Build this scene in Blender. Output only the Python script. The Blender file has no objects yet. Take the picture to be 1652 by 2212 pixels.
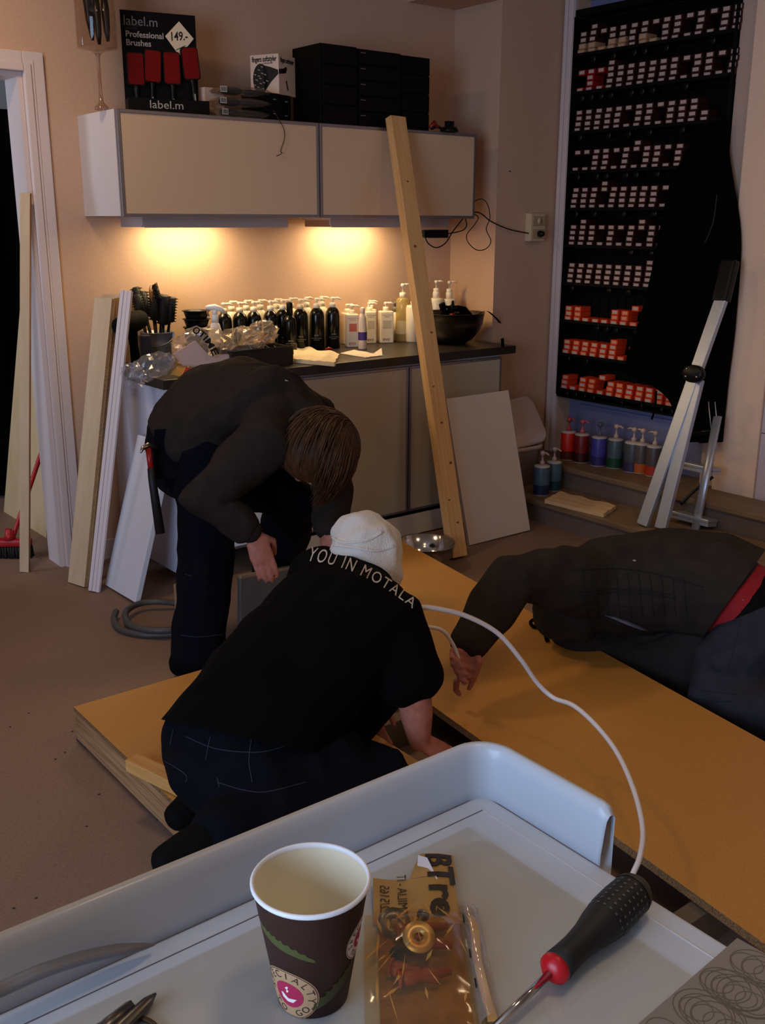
import bpy, bmesh, math, random
from mathutils import Vector, Matrix, noise
from mathutils.bvhtree import BVHTree
random.seed(7)
SC = bpy.context.scene
COL = SC.collection
PI = math.pi
V = Vector

# ---------------------------------------------------------------- camera
CAM_F = 2190.78                                   # focal length in pixels of the 1652 x 2212 frame
CAM_LOC = V((-1.7698, -4.3351, 1.5149))
YAW, PIT, ROL = 0.6632, 0.2791, 0.0027
FW = V((math.sin(YAW)*math.cos(PIT), math.cos(YAW)*math.cos(PIT), -math.sin(PIT)))
_r = V((math.cos(YAW), -math.sin(YAW), 0)); _u = _r.cross(FW)
RT = _r*math.cos(ROL) + _u*math.sin(ROL); UP = -_r*math.sin(ROL) + _u*math.cos(ROL)
cd = bpy.data.cameras.new('camera'); cam = bpy.data.objects.new('camera', cd); COL.objects.link(cam)
cd.sensor_fit = 'VERTICAL'; cd.sensor_height = 24.0; cd.lens = CAM_F*24.0/2212; cd.clip_start = .02; cd.clip_end = 60
m3 = Matrix((RT, UP, -FW)).transposed()
cam.matrix_world = Matrix.Translation(CAM_LOC) @ m3.to_4x4()
SC.camera = cam

# ---------------------------------------------------------------- view, world, large lights
SC.view_settings.view_transform = 'Standard'
SC.view_settings.look = 'None'
SC.view_settings.exposure = 0.42
SC.view_settings.gamma = 1.0
SC.view_settings.use_curve_mapping = False
wd = bpy.data.worlds.new('world'); SC.world = wd; wd.use_nodes = True
wd.node_tree.nodes['Background'].inputs[0].default_value = (.55, .70, 1, 1)
wd.node_tree.nodes['Background'].inputs[1].default_value = .25

def area(name, loc, rot, sx, sy, power, col):
    ld = bpy.data.lights.new(name, 'AREA'); ld.shape = 'RECTANGLE'; ld.size = sx; ld.size_y = sy
    ld.energy = power; ld.color = col
    o = bpy.data.objects.new(name, ld); COL.objects.link(o); o.location = loc; o.rotation_euler = rot
    return o
# daylight standing in the shop window to the left of the photographer, and a small one in the side room
area('shop_window_daylight', (-4.1, -4.15, 1.5), (PI/2, 0, -PI/2), 2.4, 1.9, 84, (.52, .69, 1))
area('side_room_daylight', (-2.3, .55, 1.6), (PI/2, 0, -PI/2), .8, 1.2, 16, (.68, .80, 1))
# warm ceiling fittings of the salon
CEIL_LAMPS = [(-.75, -.85, 2.84, 8.5), (-.9, -3.9, 2.84, 3.6), (1.2, -3.2, 2.84, 5)]
for c_ in CEIL_LAMPS:
    area('ceiling_fitting_light', (c_[0], c_[1], 2.76), (0, 0, 0), .3, .3, c_[3], (1, .70, .42))

# ---------------------------------------------------------------- helpers
def P(x, y, ax, v):
    """point where the sight line of a photo pixel meets the plane ax = v"""
    d = (x-826)/CAM_F*RT - (y-1106)/CAM_F*UP + FW
    i = 'xyz'.index(ax); t = (v-CAM_LOC[i])/d[i]
    return CAM_LOC + d*t
def D(x, y, t):
    return CAM_LOC + ((x-826)/CAM_F*RT - (y-1106)/CAM_F*UP + FW)*t
def srgb(*c):
    f = lambda v: v/12.92 if v <= .04045 else ((v+.055)/1.055)**2.4
    return tuple(f(v/255) for v in c) + (1,)

_M = {}
def mat(name, col=(), rough=.5, metal=0, noise_=None, bump=None, alpha=1, trans=0, spec=.5, coords='Object', stretch=None, emis=None, coat=0, ior=1.45, sheen=0):
    """col is sRGB 0-255; noise_=(scale, other colour, low, high); bump=(scale, strength)"""
    if name in _M: return _M[name]
    m = bpy.data.materials.new(name); m.use_nodes = True; nt = m.node_tree; b = nt.nodes['Principled BSDF']
    b.inputs['Base Color'].default_value = srgb(*col); b.inputs['Roughness'].default_value = rough
    b.inputs['Metallic'].default_value = metal; b.inputs['Alpha'].default_value = alpha
    b.inputs['Transmission Weight'].default_value = trans; b.inputs['Specular IOR Level'].default_value = spec
    b.inputs['Coat Weight'].default_value = coat; b.inputs['IOR'].default_value = ior; b.inputs['Sheen Weight'].default_value = sheen
    if noise_ or bump:
        tc = nt.nodes.new('ShaderNodeTexCoord'); mp = nt.nodes.new('ShaderNodeMapping')
        if stretch: mp.inputs['Scale'].default_value = stretch
        nt.links.new(tc.outputs[coords], mp.inputs['Vector'])
    if noise_:
        n = nt.nodes.new('ShaderNodeTexNoise'); n.inputs['Scale'].default_value = noise_[0]; n.inputs['Detail'].default_value = 6
        nt.links.new(mp.outputs[0], n.inputs['Vector'])
        r = nt.nodes.new('ShaderNodeValToRGB'); nt.links.new(n.outputs['Fac'], r.inputs[0])
        r.color_ramp.elements[0].position = noise_[2]; r.color_ramp.elements[0].color = srgb(*noise_[1])
        r.color_ramp.elements[1].position = noise_[3]; r.color_ramp.elements[1].color = srgb(*col)
        nt.links.new(r.outputs[0], b.inputs['Base Color'])
    if bump:
        n2 = nt.nodes.new('ShaderNodeTexNoise'); n2.inputs['Scale'].default_value = bump[0]; n2.inputs['Detail'].default_value = 4
        nt.links.new(mp.outputs[0], n2.inputs['Vector'])
        bp = nt.nodes.new('ShaderNodeBump'); bp.inputs['Strength'].default_value = bump[1]; bp.inputs['Distance'].default_value = .01
        nt.links.new(n2.outputs['Fac'], bp.inputs['Height']); nt.links.new(bp.outputs[0], b.inputs['Normal'])
    if emis:
        b.inputs['Emission Color'].default_value = srgb(*emis[0]); b.inputs['Emission Strength'].default_value = emis[1]
    _M[name] = m
    return m

def film(name, col=(255, 250, 240), gloss=.35, body=.12, rough=.15, bcol=None):
    """thin clear foil: mostly see-through, glossy creases, a little milky body"""
    if name in _M: return _M[name]
    m = bpy.data.materials.new(name); m.use_nodes = True; nt = m.node_tree; out = nt.nodes['Material Output']; nt.nodes.remove(nt.nodes['Principled BSDF'])
    t = nt.nodes.new('ShaderNodeBsdfTransparent'); t.inputs[0].default_value = srgb(*col)
    d = nt.nodes.new('ShaderNodeBsdfDiffuse'); d.inputs[0].default_value = srgb(*(bcol or col))
    g = nt.nodes.new('ShaderNodeBsdfGlossy'); g.inputs['Roughness'].default_value = rough
    lw = nt.nodes.new('ShaderNodeLayerWeight'); lw.inputs[0].default_value = .5
    pw = nt.nodes.new('ShaderNodeMath'); pw.operation = 'POWER'; pw.inputs[1].default_value = 3.0
    ml = nt.nodes.new('ShaderNodeMath'); ml.operation = 'MULTIPLY_ADD'; ml.inputs[1].default_value = gloss*1.6; ml.inputs[2].default_value = gloss*.14
    nt.links.new(lw.outputs['Facing'], pw.inputs[0]); nt.links.new(pw.outputs[0], ml.inputs[0])
    m1 = nt.nodes.new('ShaderNodeMixShader'); m1.inputs[0].default_value = body
    m2 = nt.nodes.new('ShaderNodeMixShader')
    nt.links.new(t.outputs[0], m1.inputs[1]); nt.links.new(d.outputs[0], m1.inputs[2])
    nt.links.new(ml.outputs[0], m2.inputs[0]); nt.links.new(m1.outputs[0], m2.inputs[1]); nt.links.new(g.outputs[0], m2.inputs[2])
    nt.links.new(m2.outputs[0], out.inputs[0]); _M[name] = m
    return m

class MB:
    """collects geometry for ONE mesh object"""
    def __init__(s): s.v = []; s.f = []; s.m = []; s.sm = []
    def add(s, vs, fs, mi=0, smooth=False):
        o = len(s.v); s.v += [tuple(p) for p in vs]
        for f in fs: s.f.append([i+o for i in f]); s.m.append(mi); s.sm.append(smooth)
        return s
    def box(s, c, d, R=None, mi=0, bev=0):
        c = V(c); hx, hy, hz = d[0]/2, d[1]/2, d[2]/2
        if bev:
            b = min(bev, hx*.9, hy*.9, hz*.9); bm = bmesh.new(); bmesh.ops.create_cube(bm, size=1)
            for q in bm.verts: q.co = V((q.co.x*2*hx, q.co.y*2*hy, q.co.z*2*hz))
            bmesh.ops.bevel(bm, geom=list(bm.edges), offset=b, segments=2, profile=.6, affect='EDGES')
            bm.verts.index_update()
            vs = [(R @ q.co if R else q.co)+c for q in bm.verts]; fs = [[q.index for q in f.verts] for f in bm.faces]; bm.free()
            return s.add(vs, fs, mi)
        pts = [V((x*hx, y*hy, z*hz)) for z in (-1, 1) for y in (-1, 1) for x in (-1, 1)]
        vs = [(R @ q if R else q)+c for q in pts]
        return s.add(vs, [(0,2,3,1),(4,5,7,6),(0,1,5,4),(2,6,7,3),(0,4,6,2),(1,3,7,5)], mi)
    def bx(s, x0, x1, y0, y1, z0, z1, mi=0, bev=0):
        return s.box(((x0+x1)/2, (y0+y1)/2, (z0+z1)/2), (abs(x1-x0), abs(y1-y0), abs(z1-z0)), None, mi, bev)
    def prism(s, poly, vec, mi=0):
        """poly: list of 3D points in order; extruded by vec"""
        n = len(poly); vec = V(vec); vs = [V(q) for q in poly]+[V(q)+vec for q in poly]
        fs = [list(range(n))[::-1], list(range(n, 2*n))]+[(i, (i+1) % n, n+(i+1) % n, n+i) for i in range(n)]
        return s.add(vs, fs, mi)
    def lathe(s, prof, c=(0, 0, 0), seg=24, R=None, mi=0, smooth=True, cap0=True, cap1=True, sx=1, sy=1):
        c = V(c); vs = []; fs = []
        for (r, z) in prof:
            for k in range(seg):
                a = 2*PI*k/seg; q = V((r*math.cos(a)*sx, r*math.sin(a)*sy, z)); vs.append((R @ q if R else q)+c)
        for i in range(len(prof)-1):
            for k in range(seg):
                fs.append((i*seg+k, i*seg+(k+1) % seg, (i+1)*seg+(k+1) % seg, (i+1)*seg+k))
        if cap0 and prof[0][0] > 1e-6: fs.append(list(range(seg))[::-1])
        if cap1 and prof[-1][0] > 1e-6: fs.append([(len(prof)-1)*seg+k for k in range(seg)])
        return s.add(vs, fs, mi, smooth)
    def tube(s, path, r, seg=8, mi=0, closed=False, flat=1.0):
        path = [V(q) for q in path]; n = len(path); vs = []; fs = []
        rr = r if isinstance(r, (list, tuple)) else [r]*n
        t0 = (path[1]-path[0]).normalized(); ref = V((0, 0, 1)) if abs(t0.z) < .9 else V((1, 0, 0))
        nx = t0.cross(ref).normalized()
        for i in range(n):
            a = path[(i-1) % n] if (closed or i > 0) else path[i]; b = path[(i+1) % n] if (closed or i < n-1) else path[i]
            t = (b-a).normalized(); nx = (nx-t*nx.dot(t))
            nx = nx.normalized() if nx.length > 1e-6 else t.orthogonal().normalized()
            ny = t.cross(nx)
            for k in range(seg):
                an = 2*PI*k/seg; vs.append(path[i]+nx*(rr[i]*math.cos(an))+ny*(rr[i]*flat*math.sin(an)))
        m = n if closed else n-1
        for i in range(m):
            j = (i+1) % n
            for k in range(seg): fs.append((i*seg+k, i*seg+(k+1) % seg, j*seg+(k+1) % seg, j*seg+k))
        if not closed: fs += [list(range(seg))[::-1], [(n-1)*seg+k for k in range(seg)]]
        return s.add(vs, fs, mi, True)
    def grid(s, nu, nv, fn, mi=0, smooth=True, thick=0):
        vs = [V(fn(i/(nu-1), j/(nv-1))) for i in range(nu) for j in range(nv)]
        fs = [(i*nv+j, (i+1)*nv+j, (i+1)*nv+j+1, i*nv+j+1) for i in range(nu-1) for j in range(nv-1)]
        return s.add(vs, fs, mi, smooth)
    def mesh(s, name, mats):
        me = bpy.data.meshes.new(name); me.from_pydata(s.v, [], s.f)
        for m in (mats if isinstance(mats, (list, tuple)) else [mats]): me.materials.append(m)
        me.polygons.foreach_set('material_index', s.m); me.polygons.foreach_set('use_smooth', s.sm)
        me.update(); return me
    def build(s, name, mats, parent=None):
        return put(name, s.mesh(name, mats), parent)
_MW = {}
def put(name, me, parent=None, mw=None):
    """link a mesh whose vertices are in world space (or in mw space); keep it in place under its parent"""
    o = bpy.data.objects.new(name, me); COL.objects.link(o)
    if parent:
        o.parent = parent; o.matrix_parent_inverse = _MW.get(parent.name, Matrix.Identity(4)).inverted()
    if mw is not None: o.matrix_basis = mw
    _MW[o.name] = mw if mw is not None else Matrix.Identity(4)
    return o
def tag(o, label, cat, group=None, kind=None):
    if label: o['label'] = label
    if cat: o['category'] = cat
    if group: o['group'] = group
    if kind: o['kind'] = kind
    return o
def struct(o): o['kind'] = 'structure'; return o
def thing(name, label, cat, loc=(0, 0, 0), group=None, mw=None):
    o = bpy.data.objects.new(name, None); COL.objects.link(o); o.empty_display_size = .05
    m = mw if mw is not None else Matrix.Translation(V(loc)); o.matrix_world = m; _MW[o.name] = m
    return tag(o, label, cat, group)
def local(o, parent):
    """child whose mesh is in the parent's own space"""
    o.parent = parent; o.matrix_parent_inverse = Matrix.Identity(4); return o
def lpart(mb, name, mats, parent):
    o = bpy.data.objects.new(name, mb.mesh(name, mats)); COL.objects.link(o); return local(o, parent)
def dup(root, mw, label=None, group=None):
    r = root.copy(); COL.objects.link(r); r.matrix_world = mw; _MW[r.name] = mw
    if label: r['label'] = label
    if group: r['group'] = group
    for ch in list(root.children):
        c = ch.copy(); COL.objects.link(c); c.parent = r
        for g in list(ch.children):
            d = g.copy(); COL.objects.link(d); d.parent = c
    return r
def basis(z, x):
    """rotation whose local z points along z and local x near x"""
    z = V(z).normalized(); x = V(x); x = (x-z*x.dot(z)).normalized(); y = z.cross(x)
    return Matrix((x, y, z)).transposed()
def mw_of(loc, R): return Matrix.Translation(V(loc)) @ R.to_4x4()
def rz(a): return Matrix.Rotation(a, 3, 'Z')
def catmull(pts, n=8, closed=False):
    pts = [V(q) for q in pts]; out = []; N = len(pts); m = N if closed else N-1
    for i in range(m):
        p0 = pts[(i-1) % N] if (closed or i > 0) else pts[0]; p1 = pts[i]; p2 = pts[(i+1) % N]
        p3 = pts[(i+2) % N] if (closed or i < N-2) else pts[-1]
        for k in range(n):
            t = k/n; t2 = t*t; t3 = t2*t
            out.append(.5*((2*p1)+(-p0+p2)*t+(2*p0-5*p1+4*p2-p3)*t2+(-p0+3*p1-3*p2+p3)*t3))
    if not closed: out.append(pts[-1])
    return out
_tmp = []
def text_mesh(txt, size=1, bold=0, align='CENTER', shear=0, space=1, sx=1, res=3):
    """flat lettering as a mesh in its own xy plane (x right, y up)"""
    cu = bpy.data.curves.new('lettering', 'FONT'); cu.body = txt; cu.size = size; cu.align_x = align; cu.align_y = 'CENTER'
    cu.offset = bold; cu.shear = shear; cu.space_character = space; cu.resolution_u = res
    o = bpy.data.objects.new('lettering', cu); COL.objects.link(o)
    dg = bpy.context.evaluated_depsgraph_get(); dg.update()
    me = bpy.data.meshes.new_from_object(o.evaluated_get(dg))
    bpy.data.objects.remove(o); bpy.data.curves.remove(cu)
    for q in me.vertices: q.co.x *= sx
    return me
def put_text(txt, size, m, origin, xdir, ydir, parent, name='lettering', off=.0006, **k):
    """lettering laid on a plane: origin, reading direction, up direction (world space)"""
    me = text_mesh(txt, size, **k); x = V(xdir).normalized(); y = V(ydir).normalized(); n = x.cross(y).normalized(); o_ = V(origin)+n*off
    for q in me.vertices: q.co = o_ + x*q.co.x + y*q.co.y
    me.materials.clear(); me.materials.append(m)
    return put(name, me, parent)
def drape_mesh(me, fn, m, parent, name='lettering', cuts=0):
    """bend a flat lettering mesh through fn(x, y) -> world point"""
    if cuts:
        bm = bmesh.new(); bm.from_mesh(me); bmesh.ops.triangulate(bm, faces=bm.faces[:])
        for _ in range(cuts): bmesh.ops.subdivide_edges(bm, edges=[e for e in bm.edges if e.calc_length() > .004], cuts=1)
        bm.to_mesh(me); bm.free()
    for q in me.vertices: q.co = fn(q.co.x, q.co.y)
    me.materials.clear(); me.materials.append(m)
    return put(name, me, parent)
# ---------------------------------------------------------------- materials of the room
WALL = mat('painted_wall', (205, 170, 144), .85, noise_=(90, (200, 164, 138), .35, .65), bump=(220, .10))
WALLW = mat('white_woodwork', (214, 198, 194), .45)
CEILM = mat('ceiling_paint', (200, 180, 160), .9)
def floor_material():
    m = mat('linoleum_floor', (140, 112, 94), .62, noise_=(120, (122, 96, 80), .25, .75), bump=(200, .03))
    nt = m.node_tree; b = nt.nodes['Principled BSDF']
    src = b.inputs['Base Color'].links[0].from_socket
    tc = nt.nodes.new('ShaderNodeTexCoord'); n = nt.nodes.new('ShaderNodeTexNoise'); n.inputs['Scale'].default_value = 210; n.inputs['Detail'].default_value = 2
    nt.links.new(tc.outputs['Object'], n.inputs['Vector'])
    r = nt.nodes.new('ShaderNodeValToRGB'); r.color_ramp.elements[0].position = .30; r.color_ramp.elements[1].position = .36
    r.color_ramp.elements[0].color = (.25, .19, .15, 1); r.color_ramp.elements[1].color = (1, 1, 1, 1)
    nt.links.new(n.outputs['Fac'], r.inputs[0])
    x = nt.nodes.new('ShaderNodeMix'); x.data_type = 'RGBA'; x.blend_type = 'MULTIPLY'; x.inputs[0].default_value = .55
    nt.links.new(src, x.inputs[6]); nt.links.new(r.outputs[0], x.inputs[7]); nt.links.new(x.outputs[2], b.inputs['Base Color'])
    return m
FLOORM = floor_material()
BLACKW = mat('black_cloth', (7, 7, 7), .95, spec=.06)
BLACKP = mat('black_plastic', (10, 10, 10), .38, spec=.3)
BLACKM = mat('matte_black', (8, 8, 7), .8, spec=.12)
ALU = mat('brushed_aluminium', (196, 202, 212), .38, .65, noise_=(40, (180, 186, 196), .3, .7), stretch=(40, 40, 1))
STEEL = mat('polished_steel', (200, 198, 194), .12, 1)
WHITEP = mat('white_plastic', (232, 230, 228), .35)
WHITEL = mat('white_laminate', (228, 226, 226), .4)

XS, YS = 2.089, -.35        # inner corner and depth of the pilaster beside the counter
XR = 2.55                   # right wall
H = 2.9
SOF = P(983, 22, 'y', 0).z  # underside of the soffit in the corner
# floor, ceiling
struct(MB().bx(-4.2, 4.2, -7.2, 2.4, -.06, 0).build('floor', FLOORM))
struct(MB().bx(-4.2, 4.2, -7.2, 2.4, H, H+.08).build('ceiling', CEILM))
sofx = P(880, 5, 'y', 0).x
struct(MB().bx(sofx, XS+.01, YS, .02, SOF, H).build('trim_soffit', WALL))
# back wall with the doorway at the left
DX, DZ = -.215, 2.086
w = MB(); w.bx(DX, XS+.2, 0, .14, 0, H); w.bx(-1.15, DX, 0, .14, DZ, H); w.bx(-4.2, -1.15, 0, .14, 0, H)
struct(w.build('wall_back', WALL))
struct(MB().bx(XS, XR+.2, YS, .14, 0, H).build('wall_pilaster', WALL))
# right wall with the doorway that the rack hangs in
DY0, DY1 = -.428, -1.49
w = MB(); w.bx(XR, XR+.2, DY0, .1, 0, H); w.bx(XR, XR+.2, DY1, DY0, 2.62, H); w.bx(XR, XR+.2, -7.2, DY1, 0, H)
struct(w.build('wall_right', WALL))
w = MB(); w.bx(-4.28, -4.2, -2.9, 2.4, 0, H); w.bx(-4.28, -4.2, -7.2, -5.4, 0, H); w.bx(-4.28, -4.2, -5.4, -2.9, 0, .5); w.bx(-4.28, -4.2, -5.4, -2.9, 2.5, H)
struct(w.build('wall_left', WALL))
w = MB(); w.bx(-4.2, 4.2, -7.28, -7.2, 0, H)
struct(w.build('wall_behind', WALL))
struct(MB().bx(-4.2, 4.2, 2.4, 2.46, 0, H).build('wall_side_room', mat('side_room_wall', (210, 216, 214), .8)))
# left door casing: two stepped mouldings round the opening
def casing(name, bits):
    o = MB()
    for q in bits: o.bx(*q)
    return struct(o.build(name, WALLW))
c0 = struct(MB().bx(DX, DX+.085, -.018, 0, 0, DZ+.075, bev=.004).build('door_casing', WALLW))
MB().bx(DX+.0005, DX+.03, -.027, -.0175, 0, DZ+.03, bev=.004).build('moulding_strip', WALLW, c0)
MB().bx(DX+.034, DX+.042, -.022, -.0175, 0, DZ+.04, bev=.002).build('moulding_strip', WALLW, c0)
c1 = struct(MB().bx(-1.23, DX-.0005, -.018, 0, DZ, DZ+.075, bev=.004).build('door_casing', WALLW))
MB().bx(-1.2, DX-.0005, -.027, -.0175, DZ, DZ+.03, bev=.004).build('moulding_strip', WALLW, c1)
struct(MB().bx(DX-.02, DX-.0005, .0005, .15, 0, DZ-.0005).build('door_jamb', WALLW))
struct(MB().bx(-1.15, DX-.021, .0005, .15, DZ-.02, DZ-.0005).build('door_jamb', WALLW))
# right doorway: casings on both sides, door leaf behind the rack
for nm, a, b in (('left', -.365, DY0), ('right', DY1, -1.72)):
    c = struct(MB().bx(XR-.022, XR, a, b, 0, 2.74, bev=.004).build('door_casing', WALLW if nm == 'left' else mat('post_paint', (240, 206, 178), .6)))
    if nm == 'left':
        MB().bx(XR-.034, XR-.0215, a-.004, a-.026, 0, 2.74, bev=.004).build('moulding_strip', WALLW, c)
        MB().bx(XR-.03, XR-.0215, b+.02, b+.002, 0, 2.74, bev=.003).build('moulding_strip', WALLW, c)
struct(MB().bx(XR-.022, XR, DY0, DY1, 2.62, 2.74, bev=.004).build('door_casing', WALLW))
dr = struct(MB().bx(XR+.10, XR+.14, DY0-.0005, DY1+.0005, .24, 2.6195).build('door_1', mat('door_paint', (120, 122, 160), .5)))
MB().bx(XR+.085, XR+.0995, DY0-.08, DY1+.08, .3, .52, bev=.006).build('door_panel', mat('door_paint', ()), dr)
struct(MB().bx(XR+.14, XR+.2, DY1, DY0, .0, 2.6195).build('wall_door_back', WALL))
# white tiles on the right wall in front of the doorway
TILE = mat('wall_tile', (206, 190, 196), .22)
tz = P(1625, 931, 'x', XR).z; tp = tz-P(1615, 1136, 'x', XR).z
tl = struct(MB().bx(XR-.003, XR, -1.7205, -3.22, 0, tz+int((2.3-tz)/tp)*tp).build('wall_tiles', mat('tile_grout', (120, 105, 105), .8)))
zz = [0.0, .2, .4, .6, .8, 1.0, 1.2, 1.4, 1.6, 1.8, 2.0, 2.2]
tz = P(1625, 931, 'x', XR).z; tp = tz-P(1615, 1136, 'x', XR).z
tme = None
for i in range(-3, 9):
    for j in range(5):
        z0 = tz+i*tp; y1 = -1.722-j*.30
        if z0 < .0 or z0+tp > 2.3: continue
        if tme is None: tme = MB().box((0, 0, 0), (.008, .296, tp-.004), bev=.002).mesh('tile', TILE)
        o = put('tile', tme, tl, Matrix.Translation((XR-.006, y1-.149, z0+tp/2)))
# baseboards
struct(MB().bx(DX+.086, .03, -.015, 0, 0, .09).build('baseboard_back', WALLW))
# steps up to the doorway
STEPM = mat('worn_step_wood', (134, 110, 84), .55, noise_=(5, (112, 88, 64), .3, .7), stretch=(14, 1, 14))
SX0, SX1, SZ1, SZ2 = 2.0, 2.29, .125, .245
for k, (xa, xb, zt, z0) in enumerate(((SX0, SX1, SZ1, 0), (SX1, XR+.1, SZ2, 0))):
    s = thing('entrance_step', ['low wooden step nearest the floor, below the towel', 'upper wooden step carrying the row of coloured pump bottles'][k], 'step', (xa, -1.2, 0))
    y0, y1 = (YS-.005, -2.6) if k == 0 else (YS-.005 if xb <= XR else DY0-.002, DY1+.002)
    if k == 0:
        MB().bx(xa+.012, xb-.001, y0, y1, 0, zt-.03).build('riser', mat('step_riser', (108, 92, 84), .6), s)
        MB().bx(xa-.01, xb-.001, y0, y1, zt-.0295, zt, bev=.006).build('tread', STEPM, s)
    else:
        a = MB(); a.bx(xa+.012, XR-.035, YS-.005, -2.6, 0, zt-.03); a.bx(XR-.0345, xb, y0, y1, 0, zt-.03); a.build('riser', mat('step_riser', ()), s)
        a = MB(); a.bx(xa-.01, XR-.035, YS-.005, -2.6, zt-.0295, zt, bev=.006); a.bx(XR-.0345, xb, y0, y1, zt-.0295, zt); a.build('tread', STEPM, s)

# ---------------------------------------------------------------- ceiling lamps (the fittings of the warm lights)
for i, c_ in enumerate(CEIL_LAMPS):
    t = thing('ceiling_lamp', ['round ceiling lamp nearest the doorway and back wall', 'round ceiling lamp above the trolley', 'round ceiling lamp over the middle of the room'][i], 'lamp', (c_[0], c_[1], 2.8), 'round ceiling lamps')
    MB().lathe([(.16, 2.86), (.17, 2.87), (.17, 2.8995)], (c_[0], c_[1], 0), 24).build('base', WHITEP, t)
    MB().lathe([(.02, 2.795), (.10, 2.805), (.15, 2.83), (.16, 2.86)], (c_[0], c_[1], 0), 24).build('diffuser', mat('lamp_glass', (255, 225, 180), .4, emis=((255, 205, 140), 2)), t)
# glazing frame of the shop window
w = MB()
for y in (-5.37, -4.15, -2.93): w.bx(-4.26, -4.2, y-.03, y+.03, .5, 2.5)
for z in (.53, 2.47): w.bx(-4.26, -4.2, -5.34, -2.96, z-.03, z+.03)
struct(w.build('window_1', WALLW))
# ---------------------------------------------------------------- wall cabinets
CW, CB, CH, CD = .952, 1.533, .40, .388
GLASS = mat('cream_back_painted_glass', (216, 184, 150), .16, spec=.35, coat=.1)
SIDE = mat('cabinet_side_white', (214, 206, 204), .4)
for i in (0, 1):
    x0 = i*CW
    t = thing('wall_cabinet', ['left wall cabinet with cream glass door under the brush display', 'right wall cabinet with cream glass door behind the leaning beam'][i], 'cabinet', (x0, 0, CB))
    b = MB(); b.bx(x0+.001, x0+CW-.001, -CD+.024, -.001, CB, CB+CH); b.build('body', SIDE, t)
    f = MB(); z0, z1 = CB-.004, CB+CH
    a, c = x0+.002, x0+CW-.002
    f.bx(a, a+.014, -CD, -CD+.022, z0, z1, bev=.002); f.bx(c-.014, c, -CD, -CD+.022, z0, z1, bev=.002)
    f.bx(a+.014, c-.014, -CD, -CD+.022, z1-.014, z1, bev=.002); f.bx(a+.014, c-.014, -CD, -CD+.022, z0, z0+.014, bev=.002)
    d = f.build('door', mat('door_frame_aluminium', (150, 146, 150), .35, .8), t)
    MB().bx(a+.0141, c-.0141, -CD+.003, -CD+.012, z0+.0141, z1-.0141).build('glass_panel', GLASS, d)
# lamps under them
LAMPM = mat('lamp_housing_grey', (176, 162, 158), .5)
LAMPC = (1, .78, .44)
for i, (xa, xb) in enumerate(((308, 622), (714, 968))):
    pa, pb = P(xa, 480, 'y', -.30), P(xb, 480, 'y', -.30)
    t = thing('cabinet_lamp', ['long grey lamp under the left wall cabinet', 'long grey lamp under the right wall cabinet, behind the beam'][i], 'lamp', (pa.x, -.3, CB-.04))
    z1 = CB-.0005; z0 = CB-.046
    MB().prism([(pa.x, -.30, z1), (pa.x, -.30, z0+.012), (pa.x+.012, -.30, z0), (pb.x, -.30, z0), (pb.x, -.30, z1)], (0, .012, 0)).build('front', LAMPM, t)
    h = MB(); h.bx(pa.x+.002, pb.x-.001, -.2879, -.06, z1-.012, z1); h.build('housing', LAMPM, t)
 
    for xe in (pa.x+.0125, pb.x-.0125): MB().bx(xe-.0105, xe+.0105, -.2875, -.08, z0+.002, z1-.0122).build('end_cap', mat('lamp_end_brown', (150, 112, 84), .5) if i and xe < pa.x+.02 else LAMPM, t)
    e = MB(); cs = [pa.x+(pb.x-pa.x)*q for q in ((.45,) if i == 0 else (.38,))]
    for c in cs: e.bx(c-.16, c+.16, -.22, -.1, z1-.02, z1-.0121)
    e.build('diffuser', mat('lamp_diffuser', (255, 240, 200), .4, emis=((255, 214, 130), 6)), t)
    for c in cs: area('cabinet_lamp_light', (c, -.13, z1-.024), (.0, 0, 0), .36, .13, 2.9, LAMPC)
# ---------------------------------------------------------------- worktop and base cabinets
TOPM = mat('charcoal_laminate', (46, 40, 36), .38, noise_=(50, (38, 33, 29), .3, .7))
tag(MB().bx(.03, 2.02, -.601, -.001, .86, .90, bev=.003).build('worktop', TOPM), 'long charcoal worktop under the bottles and bowl', 'worktop')
BX = [.085, .703, 1.325, 1.945]
lab = ['base cabinet at the left end, behind the bending man', 'middle base cabinet with scratched cream glass door', 'right base cabinet partly behind the leaning white panel']
for i in range(3):
    x0, x1 = BX[i]+.001, BX[i+1]-.001
    t = thing('base_cabinet', lab[i], 'cabinet', (x0, -.3, 0))
    MB().bx(x0, x1, -.556, -.002, .12, .8595).build('body', SIDE if i == 0 else WHITEL, t)
    f = MB(); z0, z1 = .122, .846; a, c = x0+.002, x1-.002; yf = -.58; yb = -.557
    f.bx(a, a+.012, yf, yb, z0, z1, bev=.002); f.bx(c-.012, c, yf, yb, z0, z1, bev=.002)
    f.bx(a+.012, c-.012, yf, yb, z1-.012, z1, bev=.002); f.bx(a+.012, c-.012, yf, yb, z0, z0+.012, bev=.002)
    d = f.build('door', mat('door_frame_aluminium', ()), t)
    g = MB().bx(a+.0121, c-.0121, yf+.003, yf+.012, z0+.0121, z1-.0121).build('glass_panel', mat('grey_cream_glass', (184, 172, 150), .22, spec=.35) if i else WHITEL, d)
    for lx in (x0+.05, x1-.05):
        MB().lathe([(.02, .0), (.02, .01), (.013, .02), (.013, .1195)], (lx, -.5, 0), 10).build('leg', BLACKP, t)
    if i == 0:
        s = MB().bx(x0-.02, x0-.0005, -.58, -.002, .06, .8595).build('end_panel', mat('end_panel_white', (206, 208, 222), .35), t)
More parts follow.
